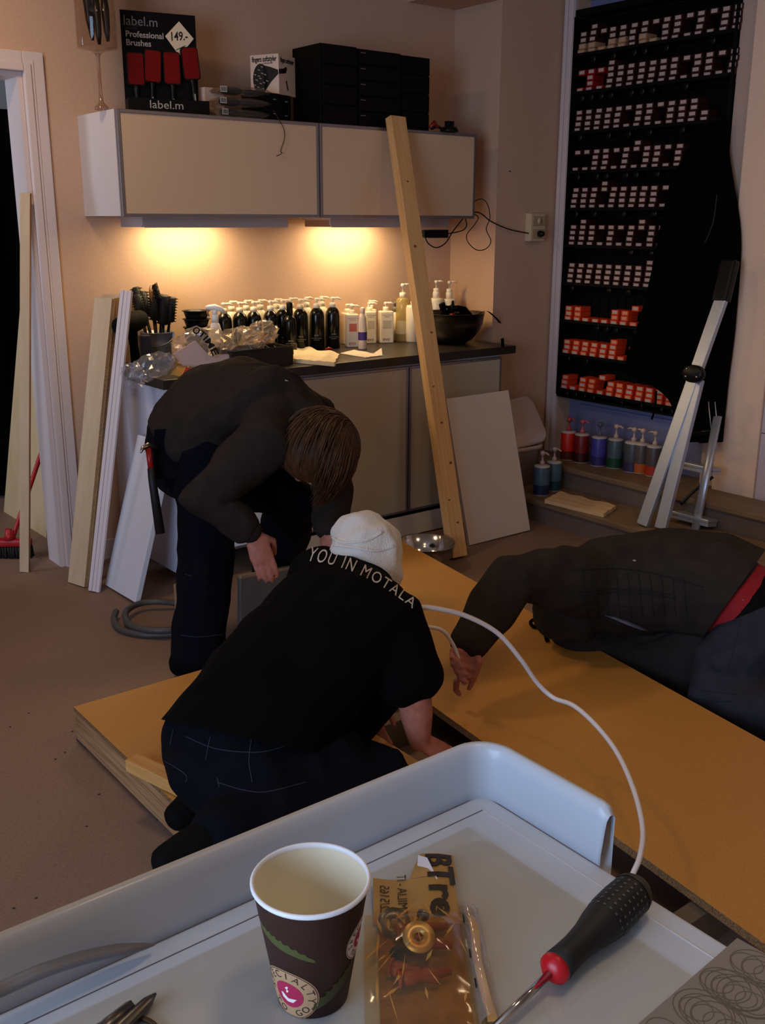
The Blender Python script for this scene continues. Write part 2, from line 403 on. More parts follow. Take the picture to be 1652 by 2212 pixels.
# scuffs on the middle door
pts = [(775, 820, 785, 862), (787, 880, 791, 893), (790, 905, 796, 925)]
sc = MB()
for (a, b, c, d) in pts:
    p0, p1 = P(a, b, 'y', -.5786), P(c, d, 'y', -.5786); dx = V((.006, 0, 0))
    sc.add([p0-dx*.3, p0+dx*.3, p1+dx, p1-dx*.2], [(0, 1, 2, 3)])
# plinth board that has come off, tilted below the doors
pl = [P(620+x*0, y, 'y', -.66) for x, y in ()]
tag(MB().box((1.1, -.585, .055), (1.3, .016, .10), Matrix.Rotation(-.22, 3, 'X')).build('plinth_board', mat('plinth_white', (196, 184, 170), .45)), 'loose white plinth board below the cabinet doors', 'board')
# ---------------------------------------------------------------- on top of the wall cabinets
CT = CB+CH+.0008
INK = mat('white_print', (170, 164, 158), .6)
INKD = mat('black_print', (20, 18, 18), .6)
CARD = mat('black_card', (11, 10, 10), .6, spec=.15)
REDP = mat('red_rubber', (120, 10, 9), .6, spec=.2)
GLASSC = film('clear_glass', (245, 240, 235), .25, .0, .03)
def frame_from(o, x, y):
    x = V(x).normalized(); y = V(y); y = (y-x*y.dot(x)).normalized(); z = x.cross(y)
    return Matrix.Translation(V(o)) @ Matrix((x, y, z)).transposed().to_4x4()
# brush display: tall card with a base tray
TL, TR = P(259, 20, 'y', -.17), P(421, 29, 'y', -.24)
xd = (TR-TL); xd.z = 0; BWid = xd.length; xd.normalize()
TL.z = CT + (TL.z-CT); BH = TL.z-CT
disp = thing('brush_display', 'black display card with red brushes standing on the left cabinet', 'display', (TL.x, TL.y, CT))
F = frame_from((TL.x, TL.y, CT), xd, (0, 0, 1))          # local x along the card, y up, z towards the room
def on(x, y, z=0): return F @ V((x*BWid, y*BH, z))
def fpart(mb, name, m, parent=disp):
    me = mb.mesh(name, m); me.transform(F); return put(name, me, parent)
fpart(MB().box((BWid/2, BH/2, -.006), (BWid, BH, .010)), 'back_card', CARD)
tray = MB(); tray.box((BWid/2+.012, .032, .062), (BWid+.03, .058, .006)); tray.box((BWid/2+.012, .003, .031), (BWid+.03, .006, .064)); tray.box((-.0, .03, .03), (.005, .055, .06)); tray.box((BWid+.024, .03, .03), (.005, .055, .06))
fpart(tray, 'base_tray', CARD)
fx = F.to_3x3() @ V((1, 0, 0)); fy = V((0, 0, 1))
GREYI = mat('grey_print', (120, 120, 120), .6)
put_text('label.m', .05, GREYI, on(.26, .90, .0), fx, fy, disp, sx=1.0)
put_text('PROFESSIONAL\nHAIRCARE', .011, mat('dim_print', (60, 60, 60), .6), on(.13, .845), fx, fy, disp)
put_text('Professional\nBrushes', .032, INK, on(.05, .735), fx, fy, disp, bold=.0006, align='LEFT')
put_text('label.m', .044, INK, on(.5, 0, .0655)+V((0, 0, .037)), fx, fy, disp, sx=1.15)
put_text('PROFESSIONAL', .009, mat('dim_print', ()), on(.42, 0, .0655)+V((0, 0, .013)), fx, fy, disp)
pt = MB(); q = .066; cx, cy = BWid*.76, BH*.765
pt.prism([(cx, cy-q, .001), (cx+q*.95, cy+.004, .001), (cx+.004, cy+q, .001), (cx-q*.85, cy+.006, .001)], (0, 0, .002))
tagp = fpart(pt, 'price_tag', mat('cream_card', (226, 206, 178), .6))
put_text('149.-', .047, INKD, F @ V((cx, cy+.008, .0032)), (fx*.97+fy*.1), fy, tagp, sx=.8, bold=.0008)
put('underline', (lambda b: (b.transform(F), b)[1])(MB().box((cx+.006, cy-.034, .0035), (.045, .0025, .0008), Matrix.Rotation(.45, 3, 'Z')).mesh('underline', INKD)), tagp)
# four paddle brushes hung on the card
def brush_parts(root):
    hw, hh = .0365, .064
    def rr(w, h, r, z0, z1, n=5):
        pts = []
        for (sx, sy, a0) in ((1, 1, 0), (-1, 1, PI/2), (-1, -1, PI), (1, -1, 1.5*PI)):
            for k in range(n): a = a0+PI/2*k/(n-1); pts.append((sx*(w-r)+r*math.cos(a), sy*(h-r)+r*math.sin(a), z0))
        return MB().prism(pts, (0, 0, z1-z0))
    lpart(rr(hw, hh, .014, 0, .012), 'head', BLACKP, root)
    cu = lpart(rr(hw-.005, hh-.005, .010, .0121, .016), 'cushion', REDP, root)
    pins = MB()
    for i in range(9):
        for j in range(15):
            x = (i-4)*.0068; y = (j-7)*.0078
            pins.add([(x-.0008, y, .0161), (x+.0008, y, .0161), (x, y+.0008, .0161), (x, y, .027)], [(0, 1, 3), (1, 2, 3), (2, 0, 3)])
    lpart(pins, 'bristles', mat('red_bristle', (140, 12, 10), .5, spec=.2), cu)
    lpart(MB().tube([(0, -.060, .006), (0, -.078, .006), (0, -.10, .006), (0, -.165, .006), (0, -.19, .006)], [.016, .010, .009, .012, .008], 10), 'handle', BLACKP, root)
    lpart(MB().box((0, -.135, .0185), (.005, .034, .0006)), 'print', INK, root)
bl = ['leftmost red paddle brush on the black display', 'second red paddle brush from the left on the display', 'third red paddle brush from the left on the display', 'rightmost red paddle brush below the price tag']
proto = None
for i, (bxp, byp, rot, zz_) in enumerate(((283, 131, 0, .0035), (320, 126, -.06, .0035), (362, 130, .0, .0035), (404, 121, .09, .0035))):
    c = P(bxp, byp, 'y', -.2)
    u = (bxp-259)/(421-259); v = 1-(byp-(20+9*u))/(217-20)
    mw = F @ Matrix.Translation((u*BWid, v*BH, zz_)) @ Matrix.Rotation(rot, 4, 'Z')
    if proto is None:
        proto = thing('paddle_brush', bl[0], 'brush', group='paddle brushes on the display', mw=mw); brush_parts(proto)
    else: dup(proto, mw, bl[i])
# tall stemmed glass full of brushes
g0 = P(231, 236, 'z', CT); GX, GY = g0.x, g0.y+.05
t = thing('stemmed_glass', 'tall stemmed glass vase on the cabinet holding hair brushes', 'vase', (GX, GY, CT))
bz = P(222, 106, 'y', GY).z
MB().lathe([(.002, CT), (.028, CT), (.026, CT+.012), (.010, CT+.03), (.007, CT+.06), (.006, bz-.05), (.008, bz-.03), (.012, bz-.02)], (GX, GY, 0), 20).build('stem', film('smoky_glass', (225, 205, 190), .4, .08, .05), t)
MB().lathe([(.0115, bz-.0195), (.03, bz-.008), (.074, bz), (.0765, bz+.004), (.076, bz+.45), (.073, bz+.45), (.073, bz+.006), (.012, bz-.01)], (GX, GY, 0), 28).build('bowl', GLASSC, t)
sb = [((-.035, -.02), (-.045, -.02), .05, (44, 14, 30), 'hair brush with dark red handle in the stemmed glass'), ((.0, -.02), (.0, .0), .0, (30, 34, 60), 'hair brush with dark blue handle in the stemmed glass'),
      ((.04, -.012), (.03, .0), .015, (34, 44, 150), 'hair brush with bright blue handle in the stemmed glass'), ((-.005, .03), (-.03, .02), .02, (14, 14, 14), 'black hair brush at the back of the stemmed glass')]
for (a, b, dz, colr, lb) in sb:
    r0 = V((GX+a[0], GY+a[1], bz+.012+dz)); r1 = V((GX+b[0], GY+b[1], bz+.46)); ax = (r1-r0)
    s = thing('hair_brush', lb, 'brush', r0, 'brushes in the stemmed glass')
    MB().tube([r0, r0+ax*.08, r0+ax*.25, r0+ax*.42], [.006, .012, .016, .011], 10).build('handle', mat('handle_%d' % colr[2] if False else 'dark_handle', (18, 12, 14), .35), s)
    MB().tube([r0+ax*.421, r0+ax*.5, r0+ax*.7, r0+ax*.98], [.013, .018, .022, .02], 10).build('barrel', mat('brush_barrel_'+lb.split()[3], colr, .3), s)
# small brown box, softstyler box
def obox(c, d, a): return mw_of(c, rz(a)), d
KRAFT = mat('pale_carton', (205, 176, 156), .6)
c = V((P(452, 220, 'y', -.20).x, -.28, 0)); s = thing('carton_box', 'small pale carton box behind the bagged brushes', 'box', (c.x, c.y+.06, CT))
me = MB().box((0, 0, .062), (.10, .08, .124), bev=.001).mesh('body', KRAFT); me.transform(mw_of((c.x, c.y+.08, CT), rz(.1))); put('body', me, s)
put_text('difuser', .024, INKD, V((c.x+.015, c.y+.08-.0445, CT+.108)), (1, .1, 0), (0, 0, 1), s)
# softstyler box: a box turned on its corner, printed on two faces
th = .47; e = P(603, 203, 'y', -.27); SW, SH = .145, .165
n2 = V((math.sin(th), -math.cos(th), 0)); x2 = V((math.cos(th), math.sin(th), 0))     # right face: normal n2, runs along x2 from the corner
n1 = -x2; x1 = n2*-1                                                             # left face: normal n1; runs from far end to the corner along n2
FH = (e.z-CT-.002)/2
s = thing('diffuser_box', 'white carton with a picture of a black hair dryer diffuser', 'box', e)
ce = e + x2*(SW/2) - n2*(SW/2) + V((0, 0, SH/2))
me = MB().box((0, 0, 0), (SW, SW, SH), bev=.0015).mesh('carton', mat('white_carton', (222, 196, 178), .55)); me.transform(mw_of(ce, rz(th))); put('carton', me, s)
lo = e - n2*SW                                                                      # far end of left face
def onL(u, v): return e - n2*(SW*(1-u)) + V((0, 0, v*SH)) + n1*.0008
def onR(u, v): return e + x2*(SW*u) + V((0, 0, v*SH)) + n2*.0008
put_text('fingers softstyler', .030, INKD, onL(.5, .88), n2, (0, 0, 1), s, sx=.62, bold=.0008)
put_text('fingers softstyler', .028, INKD, onR(.5, .86), x2, (0, 0, 1), s, sx=.62, bold=.0008)
put_text('professional', .010, INKD, onL(.62, .78), n2, (0, 0, 1), s)
def disc(fn, cu, cv, ru, rv, n=28): return [fn(cu+ru*math.cos(2*PI*k/n), cv+rv*math.sin(2*PI*k/n)) for k in range(n)]
pr = MB(); pr.add(disc(onL, .36, .40, .27, .38), [list(range(28))]); pr.add([onL(.45, .74), onL(.72, .68), onL(.98, .60), onL(.99, .50), onL(.75, .33), onL(.5, .08)], [(0, 1, 2, 3, 4, 5)])
pr.add([onR(.0, .62), onR(.3, .66), onR(.42, .72), onR(.5, .68), onR(.42, .55), onR(0, .50)], [(0, 1, 2, 3, 4, 5)])
pr.add([onR(.40, .36), onR(.46, .38), onR(.56, .14), onR(.50, .12)], [(0, 1, 2, 3)])
put('dryer_picture', pr.mesh('dryer_picture', INKD), s)
pr = MB()
for k in range(14):
    a = k*2.4; r = .25*math.sqrt(k/14); u, v = .36+r*math.cos(a), .40+1.35*r*math.sin(a)
    f = lambda u, v: onL(u, v)+n1*.0007
    pr.add([f(u-.045, v+.012), f(u+.03, v-.012), f(u+.03, v+.012), f(u-.045, v+.03)], [(0, 1, 2, 3)])
put('finger_picture', pr.mesh('finger_picture', INK), s)
# black small boxes under it
sm = mat('small_box_black', (7, 7, 7), .6, spec=.15)
k = 0
for (dx, dy, dz, lb) in ((.0, .0, 0, 'lower left'), (.100, .012, 0, 'lower right'), (.002, .002, FH+.0005, 'upper left'), (.102, .014, FH+.0005, 'upper right')):
    c = e + x2*(-.04+dx) - n2*.075 + V((0, 0, -e.z + CT + dz + FH/2))
    q = thing('flat_box', lb+' flat black box below the diffuser carton', 'box', c-V((0, 0, FH/2)), 'flat black boxes on the cabinet')
    me = MB().box((0, 0, 0), (.095, .15, FH), bev=.002).mesh('body', sm); me.transform(mw_of(c, rz(.12))); put('body', me, q)
    me = MB().box((.02, -.0755, .004), (.016, .001, .004)).mesh('mark', GREYI); me.transform(mw_of(c, rz(.12))); put('mark', me, q)
# three brushes in clear bags
BAG = film('clear_film', (235, 225, 215), .3, .06, .12)
for i, (x0, x1, y, dz) in enumerate(((462, 545, 243, .0), (464, 545, 243, .045), (470, 545, 243, .09))):
    a, b = P(x0, 230, 'y', -.30), P(x1+25, 230, 'y', -.30); L = (b-a).length; c = V(((a.x+b.x)/2, -.30, CT+dz+.021)); R = rz(.06-.1*i)
    q = thing('bagged_brush', ['lowest bagged black brush of the pile on the cabinet', 'middle bagged black brush of the pile on the cabinet', 'topmost bagged black brush of the pile on the cabinet'][i], 'brush', c-V((0, 0, .02)), 'bagged brushes on the cabinet')
    def bagf(u, v, side):
        x = (u-.5)*(L+.03); w = .048; yy = (v-.5)*2*w; h = .018*(1-(2*u-1)**6)*(1-(2*v-1)**4)+.002*noise.noise(V((u*9, v*9, i+side)))
        return c + R @ V((x, yy, side*max(h, .0004)))
    mb = MB(); mb.grid(14, 8, lambda u, v: bagf(u, v, 1)); mb.grid(14, 8, lambda u, v: bagf(u, v, -1)); put('bag', mb.mesh('bag', BAG), q)
    bb = MB(); bb.tube([c+R @ V((-L*.40, 0, 0)), c+R @ V((-L*.35, 0, 0)), c+R @ V((-L*.08, 0, 0)), c+R @ V((-.0, 0, 0))], [.008, .016, .016, .009], 10, flat=1)
    bp_ = put('brush_head', bb.mesh('brush_head', BLACKM), q)
    put('brush_handle', MB().tube([c+R @ V((.005, 0, 0)), c+R @ V((L*.2, 0, 0)), c+R @ V((L*.42, 0, 0))], [.007, .011, .007], 8).mesh('brush_handle', BLACKP), q)
    lb_ = MB(); pp = c+R @ V((-L*.42, -.0485, .0)); lb_.box(pp, (.03, .0012, .024), R); l_ = put('barcode_label', lb_.mesh('barcode_label', INK), q)
    bars = MB()
    for n_ in range(6): bars.box(pp+R @ V((-.010+n_*.004, -.0009, 0)), (.0017, .0006, .016), R)
    put('bars', bars.mesh('bars', INKD), l_)
# three black drawer units
yf = -.352; a = P(694, 91, 'y', yf); b = P(931, 121, 'y', yf); zt = a.z; yb = P(632, 106, 'z', zt).y
yb = min(yb, -.02)
xs_ = [a.x, P(773, 101, 'y', yf).x, P(868, 113, 'y', yf).x, b.x]
for i in range(3):
    x0, x1 = xs_[i]+.001, xs_[i+1]-.001; z1 = zt-.004*i
    q = thing('drawer_unit', ['left black drawer unit on top of the cabinets', 'middle black drawer unit with silver pulls', 'right black drawer unit beside the small black nozzle'][i], 'drawers', (x0, -.2, CT), 'black drawer units')
    MB().bx(x0, x1, yf+.012, yb, CT, z1, bev=.003).build('body', sm, q)
    n = 5 if i == 1 else 4; hh = (z1-CT)/n
    for k in range(n):
        d = MB().bx(x0+.006, x1-.006, yf, yf+.0119, CT+k*hh+.003, CT+(k+1)*hh-.003, bev=.003).build('drawer', mat('drawer_front_black', (9, 8, 8), .5, spec=.15), q)
        if i == 1: MB().bx(x0+.012, x0+.040, yf-.005, yf-.0001, CT+(k+.72)*hh-.002, CT+(k+.72)*hh+.002).build('pull', mat('dull_silver', (120, 118, 116), .4, .8), d)
# small things right of the drawers
c = P(948, 281, 'z', CT)
q = thing('hair_clip', 'small red and black hair clip beside the drawer units', 'hair clip', (c.x, c.y+.03, CT))
MB().tube([c+V((-.03, .03, .012)), c+V((-.005, .03, .034)), c+V((.02, .03, .014))], [.008, .013, .007], 8).build('jaw', mat('clip_red', (120, 22, 18), .4), q)
MB().tube([c+V((-.01, .045, .009)), c+V((.02, .04, .022)), c+V((.042, .03, .010))], [.008, .009, .006], 8).build('jaw', BLACKP, q)
c = P(985, 284, 'z', CT); c.y += .05
q = thing('dryer_nozzle', 'black round dryer nozzle at the right end of the cabinet', 'nozzle', (c.x, c.y, CT))
MB().lathe([(.044, CT), (.046, CT+.006), (.036, CT+.022), (.014, CT+.028)], (c.x, c.y, 0), 22).build('dome', BLACKP, q)
for s_ in (-1, 1): MB().bx(c.x+s_*.013-.008, c.x+s_*.013+.008, c.y-.012, c.y+.012, CT+.0265, CT+.05, bev=.002).build('collar', BLACKP, q)
# string hanging over the left cabinet door
yy = -CD-.004
tag(MB().tube(catmull([P(590, 243, 'y', -.36)+V((0, 0, .01)), P(603, 259, 'y', yy), P(613, 280, 'y', yy), P(614, 300, 'y', yy), P(606, 326, 'y', yy), P(609, 330, 'y', yy-.003), P(604, 334, 'y', yy), P(597, 337, 'y', yy)], 6), .0015, 6).build('string', mat('dark_string', (40, 34, 28), .8)), 'thin dark string hanging down over the left cabinet door', 'string')
# adapter, cables and wall socket
ya = -.30
a, b = P(915, 498, 'y', ya), P(963, 512, 'y', ya)
q = thing('power_adapter', 'black power adapter hanging under the right wall cabinet', 'adapter', (a.x, ya, b.z))
MB().bx(a.x+.012, b.x, ya-.02, ya+.02, b.z-.004, a.z+.004, bev=.004).build('body', BLACKP, q)
MB().bx(a.x-.006, a.x+.0119, ya-.016, ya+.016, b.z, a.z+.002, bev=.003).build('plug', BLACKM, q)
q = tag(MB().tube(catmull([P(963, 505, 'y', ya), P(978, 503, 'y', ya), P(1000, 497, 'y', ya), P(1008, 486, 'y', ya), P(1005, 472, 'y', ya), (P(1010, 470, 'y', -.28))], 6), .003, 6).tube(catmull([P(918, 512, 'y', ya), P(925, 526, 'y', ya), P(942, 535, 'y', ya), P(962, 525, 'y', ya), P(978, 500, 'y', ya), P(1000, 472, 'y', ya)], 6), .003, 6).build('adapter_cable', BLACKP), 'thin black cable looping from the adapter to the cabinet', 'cable')
ye = -.365
q = tag(MB().tube(catmull([V((2*CW+.004, -.32, CB+.03)), P(1036, 460, 'y', -.36), P(1060, 478, 'y', ye), P(1095, 494, 'y', ye-.01), P(1130, 502, 'y', ye-.01), P(1150, 505, 'y', -.385), P(1172, 506, 'y', -.40)], 8), .0034, 6).build('lamp_cable', BLACKP), 'black cable running from the wall cabinet to the socket', 'cable')
q = tag(MB().tube(catmull([V((2*CW+.004, -.33, CB+.06)), P(1036, 430, 'y', -.34), P(1052, 440, 'y', ye), P(1058, 470, 'y', ye), P(1050, 495, 'y', ye), P(1060, 520, 'y', ye), P(1050, 537, 'y', ye), P(1030, 540, 'y', ye), P(1012, 525, 'y', ye), P(1008, 507, 'y', ye), P(1025, 485, 'y', ye), P(1032, 468, 'y', -.34), V((2*CW+.003, -.31, CB+.035))], 8), .0025, 6).build('looped_cable', BLACKP), 'thin dark cable hanging in a loop beside the right cabinet', 'cable')
a, b = P(1149, 461, 'y', YS-.045), P(1176, 521, 'y', YS-.045)
q = thing('wall_socket', 'cream double wall socket on the pilaster', 'socket', (a.x, YS, b.z))
sk = mat('cream_plastic', (206, 184, 150), .4)
MB().bx(a.x-.004, b.x, YS-.045, YS-.0005, b.z, a.z, bev=.004).build('housing', sk, q)
for k in (0, 1):
    zc = b.z+(a.z-b.z)*(.27+.46*k); f = MB().bx(a.x+.004, b.x-.006, YS-.052, YS-.0451, zc-.024, zc+.024, bev=.003).build('outlet', mat('beige_plastic', (176, 150, 116), .4), q)
    if k == 1: MB().lathe([(.016, 0), (.017, .001), (.017, .0015)], (0, 0, 0), 16, None).build('hole_rim', sk, f).matrix_basis = mw_of(((a.x+b.x)/2, YS-.0535, zc), Matrix.Rotation(PI/2, 3, 'X'))
zc = b.z+(a.z-b.z)*.27
tag(MB().lathe([(.016, 0), (.018, .012), (.012, .03), (.006, .036)], (0, 0, 0), 14).build('mains_plug', BLACKP), 'small black plug in the lower outlet of the wall socket', 'plug').matrix_basis = mw_of(((a.x+b.x)/2, YS-.0525, zc), Matrix.Rotation(PI/2, 3, 'X'))
tag(MB().lathe([(.004, 0), (.003, .004), (.0, .006)], (0, 0, 0), 8).build('nail', BLACKM), 'small dark nail in the pilaster above the socket', 'nail').matrix_basis = mw_of(P(1101, 370, 'y', YS-.0005), Matrix.Rotation(PI/2, 3, 'X'))
# ---------------------------------------------------------------- bottles on the worktop
WT = .9005
def ltext(txt, size, m, mw, parent, name='print', **k):
    me = text_mesh(txt, size, **k); me.materials.clear(); me.materials.append(m); me.transform(mw)
    o = bpy.data.objects.new(name, me); COL.objects.link(o); return local(o, parent)
FRONT = Matrix.Rotation(PI/2, 4, 'X')           # xy plane -> facing -y
def pump(root, z, m, s=1.0, nozzle=1, neck=.016, high=.034):
    lpart(MB().lathe([(neck*s, z), (neck*s, z+.022*s), (neck*.55*s, z+.024*s)], seg=14), 'cap', m, root)
    b = MB(); b.lathe([(.0045*s, z+.022*s), (.0045*s, z+high*s), (.010*s, z+(high+.001)*s), (.011*s, z+(high+.012)*s), (.006*s, z+(high+.015)*s)], seg=12)
    b.tube([(0, 0, z+(high+.008)*s), (nozzle*.025*s, -.006, z+(high+.011)*s), (nozzle*.042*s, -.01, z+(high+.004)*s)], [.006*s, .005*s, .0035*s], 8)
    lpart(b, 'pump', m, root)
PUMPW = mat('pump_white', (238, 226, 205), .35)
def round_bottle(name, label, group, loc, r, h, m, pm, text=None, tm=None, nozzle=1, cap=False):
    t = thing(name, label, 'bottle', loc, group)
    lpart(MB().lathe([(r*.9, 0), (r, .004), (r, h*.80), (r*.93, h*.88), (r*.72, h*.95), (r*.42, h*.99), (r*.4, h)], seg=20), 'body', m, t)
    if cap: lpart(MB().lathe([(r*.46, h-.002), (r*.46, h+.055), (r*.40, h+.06)], seg=16), 'cap', BLACKP, t)
    else: pump(t, h-.002, pm, nozzle=nozzle)
    if text:
        ltext(text, .016, tm, Matrix.Translation((0, -r-.0007, h*.36)) @ FRONT, t)
        ltext('normal hydrate\nshampoo', .008, tm, Matrix.Translation((0, -r-.0007, h*.27)) @ FRONT, t)
    return t
BLKB = mat('black_bottle', (8, 8, 7), .18)
SILV = mat('silver_print', (150, 148, 140), .5)
Y0 = P(719, 752, 'z', .9).y
orient = rz(-.5).to_4x4()                       # the fronts look towards the room at an angle
order = ['leftmost', 'second', 'third', 'fourth', 'fifth', 'sixth', 'seventh', 'rightmost']
pr0 = None
for i, xp in enumerate((486, 520, 550, 586, 617, 650, 685, 719)):
    x = P(xp, 740, 'y', Y0).x
    lb = order[i]+' black pump bottle in the front row on the worktop'
    if i in (1, 2, 3, 4, 5, 6): lb = order[i]+' black pump bottle from the left in the front row'
    mw = mw_of((x, Y0+(.02 if i == 4 else 0), WT), rz(random.uniform(-.7, -.3)))
    if pr0 is None:
        pr0 = round_bottle('pump_bottle', lb, 'black pump bottles in the front row', (0, 0, 0), .0355, .205, BLKB, PUMPW, 'evo', SILV); pr0.matrix_world = mw
    else: dup(pr0, mw, lb)
x = P(627, 740, 'y', Y0-.075).x
round_bottle('capped_bottle', 'black bottle with black cap standing before the black pump bottles', None, (0, 0, 0), .032, .185, BLKB, PUMPW, 'evo', SILV, cap=True).matrix_world = mw_of((x, Y0-.075, WT), rz(-.5))
pr1 = None
for i, xp in enumerate((501, 533, 563, 598, 629, 662, 695)):
    x = P(xp, 700, 'y', Y0+.085).x
    lb = ['leftmost', 'second', 'third', 'fourth', 'fifth', 'sixth', 'rightmost'][i]+' white pump bottle in the back row behind the black bottles'
    mw = mw_of((x, Y0+.085, WT), rz(random.uniform(-.8, .5)))
    if pr1 is None:
        pr1 = round_bottle('pump_bottle', lb, 'white pump bottles in the back row', (0, 0, 0), .034, .205, mat('white_bottle', (226, 212, 190), .3), PUMPW); pr1.matrix_world = mw
    else: dup(pr1, mw, lb)
def square_bottle(label, group, w, d, h, accent):
    t = thing('square_bottle', label, 'bottle', (0, 0, 0), group)
    m = mat('cream_white_bottle', (234, 220, 198), .3)
    lpart(MB().box((0, 0, h/2), (w, d, h), bev=.006), 'body', m, t); pump(t, h-.001, PUMPW, .95)
    tm = mat('print_'+accent[0], accent[1], .6)
    ltext('normal hydrate\nshampoo', .0085, tm, Matrix.Translation((0, -d/2-.0006, h*.86)) @ FRONT, t)
    lpart(MB().box((0, -d/2-.0004, h*.6), (w*.62, .0006, h*.24)), 'label_block', mat('block_'+accent[0], accent[2], .6), t)
    ltext('evo', .026, tm, Matrix.Translation((-.004, -d/2-.0006, h*.13)) @ FRONT, t)
    return t
DK = ('grey', (70, 62, 56), (196, 182, 162)); RD = ('red', (176, 50, 40), (206, 110, 92))
specs = [((765, 750), .062, .06, .165, RD, 'white square pump bottle with red print beside the black bottles'),
         ((803, 742), .06, .055, .165, DK, 'white square pump bottle between the red printed one and the largest'),
         ((838, 741), .072, .06, .165, DK, 'white square pump bottle with grey print nearest the leaning beam'),
         ((750, 738), .055, .05, .16, DK, 'white square pump bottle in the back beside the last black bottle'),
         ((800, 733), .055, .05, .17, DK, 'white square pump bottle standing at the very back by the wall')]
for i, (pxy, w_, d_, h_, ac, lb) in enumerate(specs):
    c = P(pxy[0], pxy[1], 'z', .9)
    if i >= 3: c = V((P(pxy[0], 700, 'y', Y0+.10 if i == 3 else Y0+.12).x, Y0+.10 if i == 3 else Y0+.12, 0))
    q = square_bottle(lb, 'white square bottles', w_, d_, h_, ac); q.matrix_world = mw_of((c.x, c.y+.02 if i < 3 else c.y, WT), rz(-.42+.1*(i % 2)))
c = P(783, 754, 'z', .9)
t = thing('slim_bottle', 'slim white bottle with a purple label band on the worktop', 'bottle', (c.x, c.y, WT))
lpart(MB().lathe([(.021, 0), (.022, .003), (.0215, .10), (.018, .155), (.012, .175)], seg=16), 'body', mat('frosted_bottle', (226, 208, 190), .35), t)
lpart(MB().lathe([(.0226, .045), (.0226, .085)], seg=16, cap0=False, cap1=False), 'label_band', mat('purple_print', (74, 52, 130), .5), t)
lpart(MB().lathe([(.010, .1745), (.012, .18), (.012, .20), (.006, .206)], seg=12), 'spray_head', mat('frosted_bottle', ()), t)
# clear tall bottle and white bottles behind the beam
c = P(869, 737, 'z', .9)
t = thing('clear_bottle', 'tall clear bottle with yellowish contents left of the beam', 'bottle', (c.x, c.y, WT))
lpart(MB().lathe([(.034, 0), (.036, .004), (.036, .17), (.035, .215), (.03, .225), (.012, .23)], seg=20), 'body', film('yellowish_clear', (240, 220, 150), .3, .35, .1, (226, 206, 140)), t)
lpart(MB().lathe([(.0365, .04), (.0365, .11)], seg=20, cap0=False, cap1=False), 'label', mat('pale_label', (196, 176, 128), .6), t); pump(t, .229, PUMPW, 1.1, high=.05)
t = thing('grey_pump_bottle', 'small bottle with grey pump behind the tall clear bottle', 'bottle', (0, 0, 0))
c = P(853, 733, 'y', Y0+.11)
lpart(MB().lathe([(.028, 0), (.028, .14), (.012, .15)], seg=16), 'body', mat('white_bottle', ()), t); pump(t, .149, mat('grey_pump', (120, 116, 112), .4), 1.1); t.matrix_world = mw_of((c.x, Y0+.11, WT), rz(0))
for i, (xp, yy, h) in enumerate(((893, -.15, .19), (942, -.10, .215), (970, -.12, .21), (912, -.07, .22))):
    x = P(xp, 640, 'y', yy).x
    lb = ['low white bottle half hidden behind the left edge of the beam', 'white pump bottle right of the beam by the wall', 'rightmost white pump bottle behind the steel bowl', 'white pump bottle hidden behind the beam'][i]
    t = thing('white_bottle', lb, 'bottle', (0, 0, 0), 'white bottles by the beam')
    r = .04; lpart(MB().lathe([(r*.95, 0), (r, .004), (r, h-.012), (r*.9, h), (.016, h+.003)], seg=20), 'body', mat('white_bottle', ()), t)
    if i: lpart(MB().lathe([(.02, h+.0031), (.019, h+.03), (.012, h+.045)], seg=14), 'collar', PUMPW, t); pump(t, h+.03, PUMPW, 1.0, high=.05)
    else: lpart(MB().lathe([(.015, h+.0031), (.015, h+.02)], seg=14), 'cap', PUMPW, t)
    t.matrix_world = mw_of((x, yy, WT), rz(-.3))
# large steel bowl with black tools
c = P(985, 743, 'z', .9); c.y += .04; BR = .172
t = thing('steel_bowl', 'large brushed steel bowl full of black tools on the worktop', 'bowl', (c.x, c.y, WT))
BOWLM = mat('brushed_dark_steel', (120, 108, 100), .28, 1, noise_=(30, (100, 90, 84), .3, .7), stretch=(1, 1, 20))
pf = [(.06, WT), (.075, WT+.003), (.11, WT+.022), (.145, WT+.062), (.163, WT+.105), (BR, WT+.160), (BR+.003, WT+.160), (BR-.003, WT+.157), (.158, WT+.105), (.14, WT+.066), (.105, WT+.028), (.06, WT+.008), (.001, WT+.006)]
MB().lathe(pf, (c.x, c.y, 0), 40).build('shell', BOWLM, t)
random.seed(3)
tl_ = [('clip_comb', 'black sectioning clip with red mark in the steel bowl'), ('hair_clamp', 'black clamp standing up at the left of the steel bowl'), ('black_pouch', 'flat black pouch lying over the steel bowl'), ('tool_cable', 'coiled black cable in the steel bowl'), ('black_comb', 'upright black comb tip in the steel bowl')]
zb = WT+.13
o_ = thing(tl_[0][0], tl_[0][1], 'hair clip', (c.x-.05, c.y-.05, zb))
MB().tube([c+V((-.09, -.06, .115)), c+V((-.06, -.06, .15)), c+V((-.02, -.06, .155)), c+V((.02, -.05, .12))], [.008, .013, .012, .006], 8).build('jaw', BLACKP, o_)
MB().box(c+V((-.062, -.078, .152)), (.03, .016, .022), rz(.3), bev=.003).build('mark', mat('clip_red', ()), o_)
o_ = thing(tl_[1][0], tl_[1][1], 'clamp', (c.x-.06, c.y, zb))
MB().box(c+V((-.055, .0, .168)), (.03, .02, .09), Matrix.Rotation(-.35, 3, 'Y'), bev=.004).build('arm', BLACKP, o_); MB().box(c+V((-.03, .01, .15)), (.03, .02, .06), Matrix.Rotation(.5, 3, 'Y'), bev=.004).build('arm', BLACKP, o_)
